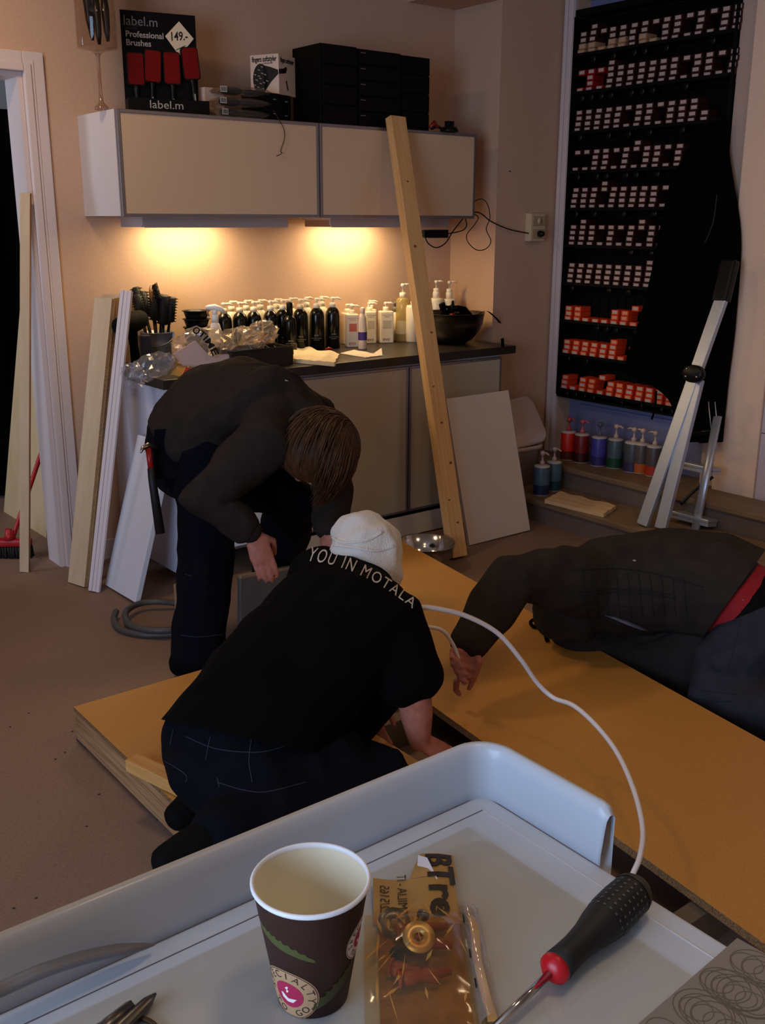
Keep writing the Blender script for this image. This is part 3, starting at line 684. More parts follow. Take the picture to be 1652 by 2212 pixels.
tag(MB().grid(12, 8, lambda u, v: c+V((-.02+u*.13, -.05+v*.12, .182+.015*math.sin(u*4+v*3)-.05*(u-.2)**2+.006*noise.noise(V((u*6, v*6, 2)))))).grid(12, 8, lambda u, v: c+V((-.02+u*.13, -.05+v*.12, .150+.01*math.sin(u*4+v*3)-.05*(u-.2)**2))).build('black_pouch', mat('black_cloth', ()) ), tl_[2][1], 'pouch')
tag(MB().tube(catmull([c+V((.03+.065*math.cos(a), -.01+.065*math.sin(a), .125+.02*math.sin(a*1.7))) for a in [k*.6 for k in range(24)]], 3), .005, 6).build('tool_cable', BLACKP), tl_[3][1], 'cable')
tag(MB().tube([c+V((-.01, -.02, .10)), c+V((-.012, -.02, .2)), c+V((-.012, -.02, .222))], [.005, .006, .003], 6, flat=2).build('black_comb', BLACKP), tl_[4][1], 'comb')
rimR = c+RT*BR; 
st = catmull([rimR+V((-.05, 0, .150)), rimR+V((.0, 0, .166)), rimR+V((.025, -.02, .155)), P(1081, 700, 'y', c.y-.02), P(1085, 730, 'y', c.y-.02), P(1086, 748, 'z', .903)], 6)
b = MB(); wv = V((.5, -.86, 0))*.006; wv = RT*.005
vs = [];n_=len(st)
for k, q in enumerate(st):
    s_ = .6+1.1*k/n_; vs += [q-wv*s_, q+wv*s_]
b.add(vs, [(2*k, 2*k+1, 2*k+3, 2*k+2) for k in range(n_-1)], 0, True); b.add([V(q)+V((.001, .003, 0)) for q in vs], [(2*k, 2*k+2, 2*k+3, 2*k+1) for k in range(n_-1)], 0, True)
tag(b.build('black_strap', BLACKW), 'black strap hanging from the steel bowl onto the worktop', 'strap')
# ---------------------------------------------------------------- left end of the worktop
# zinc bucket with round brushes
c = P(353, 786, 'z', .9); c.y += .05
t = thing('zinc_bucket', 'zinc bucket full of black hair brushes on the worktop', 'bucket', (c.x, c.y, WT))
ZINC = mat('zinc', (150, 150, 158), .38, .55, noise_=(14, (122, 124, 134), .35, .65))
MB().lathe([(.055, WT), (.057, WT+.002), (.066, WT+.075), (.0675, WT+.078), (.0665, WT+.081), (.0685, WT+.084), (.067, WT+.088), (.073, WT+.135), (.0755, WT+.136), (.0755, WT+.139), (.0715, WT+.138), (.054, WT+.006), (.001, WT+.005)], (c.x, c.y, 0), 32).build('pail', ZINC, t)
for s_ in (-1, 1):
    e_ = V((c.x, c.y, WT+.125))+RT*(.073*s_); MB().box(e_, (.012, .012, .024), rz(-YAW), bev=.002).build('handle_lug', ZINC, t)
hp = [V((c.x, c.y, WT+.125))+RT*(.08*math.cos(a))-V((FW.x, FW.y, 0))*(.083*math.sin(a))-V((0, 0, .045*math.sin(a))) for a in [PI*k/14 for k in range(15)]]
MB().tube(hp, .0022, 6).build('bail', ZINC, t)
def spiky(mb, a, b_, r, rows=9, per=12, L=.012):
    a, b_ = V(a), V(b_); ax = (b_-a); z = ax.normalized(); x = z.orthogonal().normalized(); y = z.cross(x)
    mb.tube([a, a+ax*.05, b_-ax*.05, b_], [r*.7, r, r, r*.7], 12)
    for i in range(rows):
        for k in range(per):
            an = 2*PI*(k+.5*(i % 2))/per; n_ = x*math.cos(an)+y*math.sin(an); q = a+ax*((i+.5)/rows)+n_*r*.95; w_ = z*.0025
            mb.add([q-w_, q+w_, q+n_*L], [(0, 1, 2)])
BR1 = mat('bristle_black', (10, 9, 8), .6)
BRS = .95
lay = [(-.04, .0, -.075, .01, .20, .30, .024), (-.015, -.03, -.02, -.04, .19, .29, .022), (.02, -.02, .03, -.025, .17, .30, .026), (.045, .0, .075, .0, .18, .29, .022), (.0, .03, -.03, .06, .2, .31, .024), (.03, .03, .05, .06, .18, .30, .022), (-.03, .03, -.06, .05, .2, .33, .02)]
wh = ['leftmost', 'front left', 'front right', 'rightmost', 'back', 'back right', 'back left']
for i, (x0, y0, x1, y1, z0, z1, r) in enumerate(lay):
    a0 = V((c.x, c.y, WT+.012))+RT*x0*.6+V((0, y0*.5, 0)); a1 = V((c.x, c.y, WT+z0))+RT*x1*.8+V((0, y1*.7, 0)); a2 = V((c.x, c.y, WT+z1))+RT*x1+V((0, y1, 0))
    q = thing('round_brush', wh[i]+' black round brush in the zinc bucket', 'brush', a0, 'round brushes in the zinc bucket')
    MB().tube([a0, a0.lerp(a1, .5), a1], [.007, .009, .006], 8).build('handle', BLACKP, q)
    mb = MB(); spiky(mb, a1, a2, r*BRS); mb.build('bristle_head', BR1, q)
a = P(333, 642, 'y', c.y-.01)
q = thing('paddle_brush', 'oval bristle brush with wooden rim standing tallest in the bucket', 'brush', a-V((0, 0, .2)))
Rb = basis(V((.15, .0, 1)), V((.3, 1, 0))); Mb = mw_of(a, Rb)
me = MB().lathe([(.001, -.012), (.028, -.010), (.040, -.002), (.040, .004), (.001, .006)], seg=20, sy=1.35).mesh('head', mat('brush_wood', (120, 78, 40), .5)); me.transform(mw_of(a, basis(V((.5, -.55, .15)), V((.8, .6, 0))))); put('head', me, q)
mb = MB(); Rn = basis(V((.75, -.35, .2)), V((0, 0, 1)))
for k in range(260):
    an = random.uniform(0, 2*PI); rr_ = .038*math.sqrt(random.random()); s0 = a+Rn @ V((rr_*math.cos(an)*1.3, rr_*math.sin(an), .004)); mb.tube([s0, s0+Rn @ V((rr_*.3*math.cos(an), rr_*.3*math.sin(an), .026))], [.0022, .0008], 4)
put('bristles', mb.mesh('bristles', BR1), q)
MB().tube([a+V((0, .01, -.03)), a+V((0, .01, -.1)), V((c.x, c.y, WT+.02))], [.008, .009, .007], 8).build('handle', BLACKP, q)
# black hair dryer and clipper left of the bucket
a = P(272, 735, 'y', -.25); a.z = 0
q = thing('hair_dryer', 'black hair dryer standing at the left end of the worktop', 'hair dryer', (a.x, a.y, WT))
top_ = WT+.20
MB().lathe([(.026, -.10), (.036, -.09), (.042, -.03), (.044, .03), (.038, .07), (.03, .085)], V((a.x+.03, a.y, top_)), 18, basis(V((.7, .4, .1)), V((0, 0, 1)))).build('barrel', BLACKM, q)
MB().tube([V((a.x+.03, a.y, top_-.02)), V((a.x+.035, a.y, WT+.1)), V((a.x+.04, a.y, WT))], [.024, .019, .022], 12).build('handle', BLACKM, q)
q = tag(MB().box((a.x+.10, a.y+.03, WT+.07), (.05, .03, .14), Matrix.Rotation(.0, 3, 'Y'), bev=.008).build('clipper', mat('dark_blue_plastic', (40, 44, 60), .4)), 'dark upright clipper between the dryer and the zinc bucket', 'clipper')
# stack of black tint bowls
c = P(428, 770, 'y', -.22); c.z = 0
for i in range(6):
    z = WT+i*.036
    o_ = tag(MB().lathe([(.035, z), (.04, z+.002), (.05, z+.03), (.056, z+.048), (.062, z+.05), (.062, z+.053), (.054, z+.051), (.046, z+.03), (.036, z+.005), (.001, z+.004)], (c.x, c.y, 0), 24).build('tint_bowl', BLACKP), ['lowest', 'second lowest', 'third lowest', 'fourth lowest', 'second highest', 'topmost'][i]+' black tint bowl in the stack behind the plastic bag', 'bowl', 'stack of tint bowls')
# white spray bottle
c = P(468, 775, 'y', -.32); zt_ = P(468, 660, 'y', -.32).z
q = thing('spray_bottle', 'white spray bottle with trigger head behind the plastic bag', 'bottle', (c.x, -.32, WT))
hz = zt_-WT
lpart(MB().lathe([(.034, 0), (.036, .004), (.036, hz*.45), (.02, hz*.68), (.014, hz*.72)], seg=18), 'body', WHITEP, q)
lpart(MB().lathe([(.015, hz*.721), (.0155, hz*.84), (.012, hz*.85)], seg=14), 'collar', WHITEP, q)
hd = MB(); hd.tube([V((0, 0, hz*.851)), V((0, 0, hz*.93))], [.011, .012], 10); hd.tube([V((-.038, 0, hz*.965)), V((-.028, 0, hz*.97)), V((.0, 0, hz*.975)), V((.028, 0, hz*.94)), V((.042, 0, hz*.91))], [.007, .011, .014, .011, .004], 10)
lpart(hd, 'head', WHITEP, q); lpart(MB().tube([V((-.024, 0, hz*.94)), V((-.032, 0, hz*.88)), V((-.026, 0, hz*.82))], [.005, .005, .004], 8), 'trigger', mat('trigger_brown', (150, 110, 80), .4), q)
q.matrix_world = mw_of((c.x, -.32, WT), rz(-.66))
# dark brown open tray
TRAY = mat('dark_brown_tray', (30, 22, 17), .5)
a, b = P(524, 800, 'z', .9), P(633, 788, 'z', .9); ztp = .0+P(634, 748, 'y', b.y).z
q = thing('storage_tray', 'dark brown open tray under the plastic bag on the worktop', 'tray', (a.x, a.y, WT))
w_ = MB(); dpt = .15; hgt = min(max(ztp-WT, .06), .11); X0, X1, Yf = a.x-.04, b.x, b.y
MB().bx(X0, X1, Yf, Yf+dpt, WT, WT+.006).build('bottom', TRAY, q)
for (x0, x1, y0, y1) in ((X0, X1, Yf, Yf+.006), (X0, X1, Yf+dpt-.006, Yf+dpt), (X0, X0+.006, Yf+.0061, Yf+dpt-.0061), (X1-.006, X1, Yf+.0061, Yf+dpt-.0061)):
    MB().bx(x0, x1, y0, y1, WT+.0061, WT+hgt, bev=.001).build('side', TRAY, q)
MB().tube([(X0-.002, Yf-.002, WT+hgt), (X1+.003, Yf-.002, WT+hgt), (X1+.003, Yf+dpt+.002, WT+hgt), (X0-.002, Yf+dpt+.002, WT+hgt)], .0035, 6, closed=True).build('rim', TRAY, q)
# crumpled film
FILM = film('crumpled_film', (246, 236, 222), .42, .13, .14)
def crumple(mb, c, ax, R=None, seed=0, amp=.22, nu=26, nv=18, f=3.2):
    def fn(u, v):
        th_, ph = 2*PI*u, PI*(v*.998+.001); n_ = V((math.cos(th_)*math.sin(ph), math.sin(th_)*math.sin(ph), math.cos(ph)))
        k = 1+amp*(1-2*abs(noise.noise(n_*f+V((seed*3.1, seed, 0)))))*1.0+amp*.5*noise.noise(n_*f*2.7+V((0, seed*2.3, 1)))-amp*.4
        q = V((n_.x*ax[0]*k, n_.y*ax[1]*k, n_.z*ax[2]*k)); return V(c)+(R @ q if R else q)
    return mb.grid(nu, nv, fn, smooth=False)
q = thing('plastic_bag', 'large crumpled clear plastic bag lying over the tray', 'bag', P(450, 800, 'z', .9))
m_ = MB()
yb_ = -.43
crumple(m_, P(440, 752, 'y', yb_), (.125, .07, .085), rz(-.3), 1)
crumple(m_, P(520, 745, 'y', yb_+.06), (.11, .07, .07), rz(-.2), 2, .3)
crumple(m_, P(560, 725, 'y', yb_+.08), (.09, .05, .055), Matrix.Rotation(-.3, 3, 'Y'), 3, .35)
crumple(m_, P(500, 782, 'y', yb_-.02), (.09, .04, .035), rz(-.3), 4, .35)
fz = min(v_[2] for v_ in m_.v); m_.v = [(v_[0], v_[1], max(v_[2], WT+.001)) for v_ in m_.v]
m_.build('film', FILM, q)
st_ = random.Random(5); cr = MB()
for k in range(46):
    p_ = P(st_.uniform(385, 600), st_.uniform(708, 790), 'y', yb_-.075+st_.uniform(0, .05)); d_ = V((st_.uniform(-1, 1), st_.uniform(-.3, .3), st_.uniform(-.8, .8))).normalized()*st_.uniform(.012, .035); n_ = V((st_.uniform(-.4, .4), -1, st_.uniform(0, 1))).normalized().cross(d_).normalized()*st_.uniform(.002, .006)
    cr.add([p_-d_, p_+n_, p_+d_, p_-n_*.6], [(0, 1, 2, 3)])
cr.build('creases', film('film_crease', (240, 226, 206), .5, .35, .2), q)
yl = yb_-.105
fl = text_mesh('OTIME', .042, bold=.0012, space=1.05)
def bend(x, y):
    s_ = (x+.07)/.14; bx_ = 414+60*s_-6*s_*s_; by_ = 712+8*s_+52*s_*s_
    a_ = .35+.95*s_; nx_, ny_ = math.sin(a_), math.cos(a_); sc_ = 470
    return P(bx_+y*nx_*sc_, by_-y*ny_*sc_, 'y', yl)
drape_mesh(fl, bend, INKD, q)
cd_ = [P(374, 764, 'y', yl+.012), P(420, 736, 'y', yl+.05), P(470, 770, 'y', yl+.03), P(462, 800, 'y', yl+.0)]
tag(MB().prism([P(373, 765, 'y', yl+.03), P(422, 736, 'y', yl+.03), P(452, 768, 'y', yl+.03), P(492, 765, 'y', yl+.03), P(505, 772, 'y', yl+.03), P(462, 796, 'y', yl+.03), P(395, 790, 'y', yl+.03)], (0, .002, 0)).build('paper_sheet', mat('pinkish_paper', (214, 186, 176), .6)), 'folded pale paper sheet inside the plastic bag', 'paper')
q = thing('snack_packet', 'small yellow and red packet at the front of the worktop', 'packet', P(395, 806, 'z', .902))
MB().prism([P(369, 809, 'z', .903), P(384, 792, 'y', -.55), P(402, 793, 'y', -.55), P(391, 814, 'z', .903)], (0, .004, .001)).build('yellow_half', mat('packet_yellow', (206, 150, 70), .5), q)
MB().prism([P(391.5, 814, 'z', .903), P(402.5, 793, 'y', -.55), P(421, 797, 'y', -.55), P(402, 817, 'z', .903)], (0, .004, .001)).build('red_half', mat('packet_red', (170, 24, 28), .5), q)
# clear bag hanging over the end of the worktop
m_ = MB(); R_ = basis(V((1, -.25, .32)), V((0, 0, 1)))
crumple(m_, P(330, 792, 'y', -.50), (.05, .045, .085), R_, 7, .25, 22, 18); crumple(m_, P(288, 812, 'y', -.52), (.052, .03, .042), R_, 8, .4, 22, 16)
m_.v = [(a_[0], a_[1], max(a_[2], WT+.001) if a_[0] > .025 else a_[2]) for a_ in m_.v]
tag(m_.build('film_wrap', film('white_film', (242, 242, 246), .40, .09, .15)), 'crumpled clear film hanging over the left end of the worktop', 'film')
# towels, leaflet, red thing
def cloth(name, label, pts, zs, cat, m, amp=.004, n=18, thick=.006, seed=1, base=WT):
    p00, p10, p11, p01 = [P(x_, y_, 'z', zs) for x_, y_ in pts]
    def f(u, v, s_):
        q_ = (p00.lerp(p10, u)).lerp(p01.lerp(p11, u), v); return V((q_.x+.004*noise.noise(V((u*3, v*3, seed+9))), q_.y+.006*noise.noise(V((v*4, u*4, seed))), base+.001+(thick+amp*(1+noise.noise(V((u*5, v*5, seed))))+amp*.8*math.sin(u*17+seed)*v)*s_))
    b_ = MB(); b_.grid(n, n, lambda u, v: f(u, v, 1)); b_.grid(n, n, lambda u, v: f(u, v, 0))
    for (fa) in ((lambda t_: (t_, 0)), (lambda t_: (t_, 1)), (lambda t_: (0, t_)), (lambda t_: (1, t_))):
        b_.grid(n, 2, lambda u, v: f(*fa(u), v))
    return tag(b_.build(name, m), label, cat)
TOWEL = mat('cream_towel', (232, 210, 176), .9, bump=(300, .3))
cloth('folded_towel', 'small cream towel lying by the dark tray on the worktop', ((634, 782), (722, 790), (733, 770), (634, 752)), .905, 'towel', TOWEL, .007, thick=.012)
cloth('paper_leaflet', 'open white leaflet on the worktop below the slim bottle', ((735, 764), (790, 773), (828, 768), (765, 757)), .902, 'leaflet', mat('white_paper', (220, 204, 188), .6), .002, 8, .0015)
MB_ = MB().prism([P(800, 768, 'z', .9035), P(820, 757, 'y', -.44), P(824, 752, 'y', -.44), P(826, 768, 'z', .9035)], (0, .001, .0005))
lf = [q for q in COL.objects if q.name == 'paper_leaflet'][0]; MB_.build('raised_page', mat('white_paper', ()), lf)
a = P(710, 758, 'z', .903)
tag(MB().tube([a+V((-.02, .0, .008)), a+V((.0, 0, .012)), a+V((.02, 0, .007))], [.005, .008, .005], 8).build('sectioning_clip', mat('clip_bright_red', (150, 20, 24), .4)), 'small red clip lying between the towel and the bottles', 'hair clip')
# ---------------------------------------------------------------- things leaning against wall and cabinets
def pine(name, c1, c2, sc=3, st=(28, 28, 1.1)):
    return mat(name, c1, .55, noise_=(sc, c2, .3, .72), stretch=st, bump=(sc*3, .08))
PINE = pine('pine', (226, 182, 122), (208, 156, 96))
def leaner(name, label, cat, foot, top, w, t, xh, m, parts=None, group=None):
    """board standing on its foot centre and leaning to its top centre; local z runs along it"""
    foot, top = V(foot), V(top); R = basis(top-foot, xh); L = (top-foot).length
    zl = R @ V((0, 0, 1)); lift = abs((R @ V((w/2, 0, 0))).z)+abs((R @ V((0, t/2, 0))).z)
    mw = mw_of(foot+V((0, 0, lift)), R)
    o = thing(name, label, cat, group=group, mw=mw)
    return o, L-lift
def board_part(o, L, w, t, m, name='plank', x=0, y=0, z0=0, bev=.0015): return lpart(MB().box((x, y, z0+L/2), (w, t, L), bev=bev), name, m, o)
# pine beam
o, L = leaner('pine_beam', 'tall pine beam leaning against the right wall cabinet', 'beam', (1.277, -1.005, 0), (1.353, -.425, 1.975), .088, .045, (1, 0, 0), PINE)
board_part(o, L, .088, .045, PINE, 'timber', bev=.003)
KN = mat('knot', (120, 70, 34), .6)
for (kx, kz, kr) in ((.012, .16, .005), (-.02, .27, .004), (.02, .44, .006), (.0, .63, .005), (-.018, .80, .004), (.015, 1.05, .005), (-.01, 1.45, .006), (.0, 1.75, .004)):
    q = MB().lathe([(kr, 0), (kr*.6, .0006)], (0, 0, 0), 10, None, sx=1.5).mesh('knot', KN); q.transform(mw_of((kx, -.0226, kz), Matrix.Rotation(PI/2, 3, 'X'))); k_ = bpy.data.objects.new('knot', q); COL.objects.link(k_); local(k_, o)
# white panel at the right
pan = mat('white_melamine', (216, 200, 184), .42)
b0, b1 = P(1014, 1180, 'z', 0), P(1145, 1148, 'z', 0); t0, t1 = P(964, 862, 'y', -.715), P(1097, 844, 'y', -.715)
o, L = leaner('white_board', 'white chipboard panel leaning right of the pine beam', 'panel', (b0+b1)/2+V((0, .008, 0)), (t0+t1)/2+V((0, .008, 0)), (b1-b0).length, .016, b1-b0, pan)
board_part(o, L, (b1-b0).length, .016, pan, 'sheet')
lpart(MB().box(((b1-b0).length/2+.0006, 0, L/2), (.0012, .0161, L)), 'edge_strip', mat('edge_grey', (150, 140, 140), .4), o)
lpart(MB().box((-(b1-b0).length/2-.0006, 0, L/2), (.0012, .0161, L)), 'edge_strip', mat('edge_grey', ()), o)
# white panel at the left, in front of the cabinet end
b0, b1 = P(219, 1266, 'z', 0), P(291, 1311, 'z', 0); wd_ = (b1-b0)
tp0, tp1 = P(283, 925, 'x', .055), P(342, 955, 'x', .055)
tp = V((.04, (b0+b1).y/2+.02, P(310, 940, 'x', .04).z))
lw = mat('white_board', (222, 224, 232), .4)
o, L = leaner('white_board', 'narrow white panel leaning on the cabinet end beside the bending man', 'panel', (b0+b1)/2+V((.02, 0, 0)), tp, .27, .022, V((-.0, -1, 0)), lw)
board_part(o, L, .30, .022, lw, 'sheet')
# stack of chipboard planks
CHIP = mat('chipboard', (178, 142, 98), .7, noise_=(160, (136, 102, 64), .35, .65))
CHIPF = mat('plank_face', (212, 188, 154), .6, noise_=(8, (202, 174, 138), .3, .7), stretch=(6, 6, 1))
f0 = P(172, 1272, 'z', 0); tpz = P(228, 614, 'x', .0)
for i in range(4):
    off = V((.020*i, .008*i, 0)); ft = V((f0.x+.012, f0.y+.05, 0))+off; tt = V((.005-.02+.0205*i, -.19+.02*i, 1.20+.012*(i == 3)))
    lb = ['front', 'second', 'third', 'rearmost'][i]+' chipboard plank of the bundle leaning in the corner'
    o, L = leaner('chipboard_plank', lb, 'plank', ft, tt, .115, .0185, V((.25, -1, 0)), CHIPF, group='leaning chipboard planks')
    lpart(MB().box((0, 0, L/2), (.115, .0155, L)), 'core', CHIP, o)
    lpart(MB().box((0, .0085, L/2), (.1148, .0014, L)), 'facing', CHIPF, o); lpart(MB().box((0, -.0085, L/2), (.1148, .0014, L)), 'facing', CHIPF, o)
    if i == 0:
        pm = mat('stamp_ink', (110, 80, 60), .8); d = MB(); rg = random.Random(4)
        for k in range(46): d.box((rg.uniform(-.046, -.036), .0093, .08+k*.012), (.0022, .0004, rg.uniform(.002, .006)))
        lpart(d, 'stamp_marks', pm, o)
# white grooved moulding leaning beside it
MOU = mat('white_moulding', (222, 212, 214), .4)
f0 = P(203, 1283, 'z', 0); tp = P(274, 628, 'x', .02)
o, L = leaner('grooved_moulding', 'thin white grooved moulding leaning at the left end of the worktop', 'moulding', f0+V((.01, .02, 0)), V((.012, P(274, 628, 'x', .012).y, P(274, 628, 'x', .012).z)), .05, .014, V((.55, -.8, 0)), MOU)
for k, xx in enumerate((-.018, 0, .018)): board_part(o, L, .0155, .014 if k != 1 else .011, MOU, 'rib', xx)
lpart(MB().box((0, .0, L/2), (.05, .008, L)), 'web', mat('moulding_groove', (170, 160, 164), .5), o)
# single plank and plywood sheets in the doorway
f0 = P(57, 1238, 'z', 0); tq = P(50, 417, 'y', .0)
o, L = leaner('pine_plank', 'single upright plank standing in the doorway', 'plank', f0+V((0, .02, 0)), (tq.x, -.03, tq.z), .040, .022, V((.82, -.57, 0)), CHIPF)
board_part(o, L, .040, .022, CHIPF, 'timber'); lpart(MB().box((.0206, 0, L/2), (.001, .0221, L)), 'sawn_edge', mat('sawn_edge', (170, 116, 62), .7, noise_=(120, (140, 92, 44), .35, .65)), o)
PLY = mat('plywood', (222, 194, 150), .6, noise_=(4, (212, 180, 134), .3, .7), stretch=(3, 3, 1))
for i, (pa, pb, ta, tb) in enumerate((((8, 1105), (100, 1162), (62, 430), (92, 430)), ((97, 1164), (112, 1172), (90, 700), (100, 700)))):
    a, b = P(pa[0], pa[1], 'z', 0), P(pb[0], pb[1], 'z', 0)
    if i: a, b = a+V((.02, .05, 0)), b+V((.02, .05, 0))
    nrm = V((b.y-a.y, -(b.x-a.x), 0)).normalized(); up_ = (V((0, 0, 1))-nrm*.10).normalized(); pn = (b-a).cross(up_).normalized()
    def on_plane(x, y):
        d_ = P(x, y, 'y', 2)-CAM_LOC; return CAM_LOC+d_*((a-CAM_LOC).dot(pn)/d_.dot(pn))
    q = thing('plywood_sheet', ['tall tapering plywood sheet standing behind the upright plank', 'narrow plywood sheet beside the door jamb in the doorway'][i], 'sheet', (a+b)/2)
    if pn.dot(CAM_LOC-a) > 0: pn = -pn
    MB().prism([a, b, on_plane(*tb), on_plane(*ta)], pn*.016).build('panel', PLY, q)
    e0, e1 = b+(b-a).normalized()*.0004, on_plane(*tb)+(b-a).normalized()*.0004
    MB().prism([e0, e0+pn*.016, e1+pn*.016, e1], (b-a).normalized()*.001).build('cut_edge', mat('sawn_edge', ()), q)
# red broom behind the plank
a = P(22, 1178, 'z', .06); hnd = P(97, 955, 'y', a.y+.1)
q = thing('broom', 'red broom leaning in the doorway', 'broom', (a.x, a.y, 0))
RED = mat('broom_red', (170, 22, 26), .4)
MB().tube([a+V((0, 0, .0)), a.lerp(hnd, .12), hnd, a.lerp(hnd, 1.5)], [.013, .011, .011, .010], 10).build('handle', RED, q)
Rb = rz(-.62); MB().box(V((a.x, a.y, .075)), (.20, .05, .035), Rb, bev=.012).build('head', RED, q)
MB().lathe([(.03, .09), (.02, .11), (.014, .14)], (a.x, a.y, 0), 14).build('socket', RED, q)
br = MB(); rg = random.Random(2)
for i in range(16):
    for j in range(4):
        p_ = V((a.x, a.y, 0))+Rb @ V(((i-7.5)*.0122, (j-1.5)*.011, 0)); br.tube([p_+V((0, 0, .0575)), p_+V((rg.uniform(-.006, .006), rg.uniform(-.006, .006), .001))], [.006, .0075], 5)
br.build('bristles', mat('dark_bristle', (26, 22, 22), .8), q)
# black curtain in the room behind the doorway
CZ = P(20, 246, 'y', 1.36).z
cu_ = MB()
for yy_ in (1.35, 1.37): cu_.grid(60, 4, lambda u, v: V((-.9+u*1.9, yy_+.03*math.sin(u*50), .02+v*(CZ-.02))))
q = thing('curtain', 'black curtain hanging in the room beyond the doorway', 'curtain', (-.1, 1.36, .02)); cu_.build('drape', BLACKW, q)
MB().tube([(-1.0, 1.36, CZ+.01), (1.1, 1.36, CZ+.01)], .012, 8).build('rail', BLACKM, q)
# ---------------------------------------------------------------- rack of hair colour in the right doorway
RX = 2.545                                            # plane of the box fronts
yL, yR = -.4325, P(1588, 102, 'x', 2.545).y; ZB, ZT = .575, 2.53
rk = thing('colour_rack', 'large black wire rack of hair colour boxes in the right doorway', 'rack', (RX+.08, -.9, ZB))
MB().bx(RX+.10, RX+.104, yL, yR, ZB+.01, ZT).build('back_sheet', BLACKM, rk)
WIRE = mat('black_wire', (9, 9, 8), .6, spec=.15)
NR = 10
rowpx = [(1240, 108), (1236, 190), (1233, 275), (1232, 360), (1225, 440), (1222, 519), (1217, 600), (1210, 680), (1208, 752), (1206, 828)]     # lowest label of the first column in each row
rz_ = [P(a+6, b+7, 'x', RX).z for a, b in rowpx]
for i in range(NR):
    z = rz_[i]-.014
    s = MB().bx(RX-.012, RX+.0995, yL+.004, yR-.004, z-.006, z).build('shelf', WIRE, rk)
    MB().bx(RX-.014, RX-.0125, yL+.004, yR-.004, z-.006, z+.010).build('lip', WIRE, s)
gr = MB()
for k in range(17):
    y = yL+(yR-yL)*k/16; gr.tube([(RX+.097, y, ZB+.01), (RX+.097, y, ZT)], .0022, 5)
gr.build('upright_wires', WIRE, rk)
for y in (yL+.002, yR-.002): MB().bx(RX-.016, RX+.10, y-.004, y+.004, ZB, ZT, bev=.001).build('side_frame', WIRE, rk)
MB().bx(RX-.016, RX+.0995, yL-.003, yR+.003, ZB-.012, ZB-.0005).build('bottom_rail', WIRE, rk)
MB().bx(RX-.016, RX+.0995, yL-.003, yR+.003, ZT+.0005, ZT+.03).build('top_rail', WIRE, rk)
LAB = mat('white_label', (196, 172, 160), .6)
def boxmesh(nm, m, lm=LAB):
    b = MB(); b.box((.04, 0, 0), (.08, .046, .026), bev=0, mi=0); b.box((-.0006, 0, .001), (.0012, .0325, .0165), mi=1)
    return b.mesh(nm, [m, lm])
dark = boxmesh('colour_box', mat('dark_red_carton', (52, 12, 10), .6)); orange = boxmesh('colour_box', mat('orange_carton', (216, 62, 18), .55)); redb = boxmesh('colour_box', mat('red_carton', (150, 14, 14), .55)); kraft = boxmesh('colour_box', mat('kraft_carton', (176, 134, 96), .6), mat('kraft_label', (196, 160, 126), .6))
orw = boxmesh('colour_box', mat('orange_carton', ()), mat('orange_label', (222, 150, 120), .6))
ncol = [15, 15, 13, 12, 11, 11, 11, 9, 8, 14]
rname = ['top', 'second', 'third', 'fourth', 'fifth', 'sixth', 'seventh', 'eighth', 'ninth', 'bottom']
ordn = ['first', 'second', 'third', 'fourth', 'fifth', 'sixth', 'seventh', 'eighth', 'ninth', 'tenth', 'eleventh', 'twelfth', 'thirteenth', 'fourteenth', 'fifteenth']
rg = random.Random(11); pit = -.0647
for r in range(NR):
    for cidx in range(ncol[r]):
        n_ = 4 if r < 7 else 3
        if cidx >= ncol[r]-1 and r in (2, 3, 4, 5): n_ = 2
        if rg.random() < .12: n_ += 1
        hole = rg.random() < .22
        for k in range(n_):
            if 0 < k < 3 and hole: continue
            gap = .0285 if r < 7 else .0275
            y = yL+pit*(cidx+.62)+rg.uniform(-.003, .003)+k*pit*.03; z = rz_[r]+k*gap; yy_ = y
            me = dark
            if r >= 7: me = rg.choice([orange, orange, orw])
            elif r == 0 and cidx in (0, 1, 2, 3, 4, 6, 7) and k < 2: me = kraft
            elif r == 1 and cidx < 3: me = redb
            colr = {id(dark): 'dark', id(orange): 'orange', id(orw): 'orange', id(redb): 'red', id(kraft): 'kraft'}[id(me)]
            o = put('colour_box', me, None, mw_of((RX+.002*k, y, z), Matrix.Rotation(rg.uniform(-.02, .02), 3, 'X')))
            tag(o, '%s hair colour box, %s rack row, %s column from left, %s box up' % (colr, rname[r], ordn[cidx], ordn[k]), 'box', 'hair colour boxes in the rack')
# ends of colour tubes lying under the rows
tb = MB(); tb.lathe([(.006, 0), (.0135, .001), (.0145, .006), (.0145, .05)], (0, 0, 0), 14); tb.lathe([(.0145, -.0004), (.0152, .0), (.0152, .003)], (0, 0, 0), 14, mi=1, cap0=False, cap1=False)
tme = tb.mesh('colour_tube', [BLACKP, mat('tube_rim', (110, 104, 98), .35, .6)])
Rt = basis((1, 0, 0), (0, 1, 0))
for r in range(NR):
    for cidx in range(0, ncol[r]):
        if rg.random() > .48: continue
        y = yL+pit*(cidx+.7)
        o = put('colour_tube', tme, None, mw_of((RX+.012, y, rz_[r]-.0365), Rt))
        tag(o, 'round tube end below the %s rack row, under the %s column from left' % (rname[r], ordn[cidx]), 'tube', 'colour tubes in the rack')
struct(MB().bx(XR+.005, XR+.05, yR-.012, DY1+.0005, .246, 2.6195).build('door_jamb', mat('jamb_paint', (196, 168, 150), .6)))
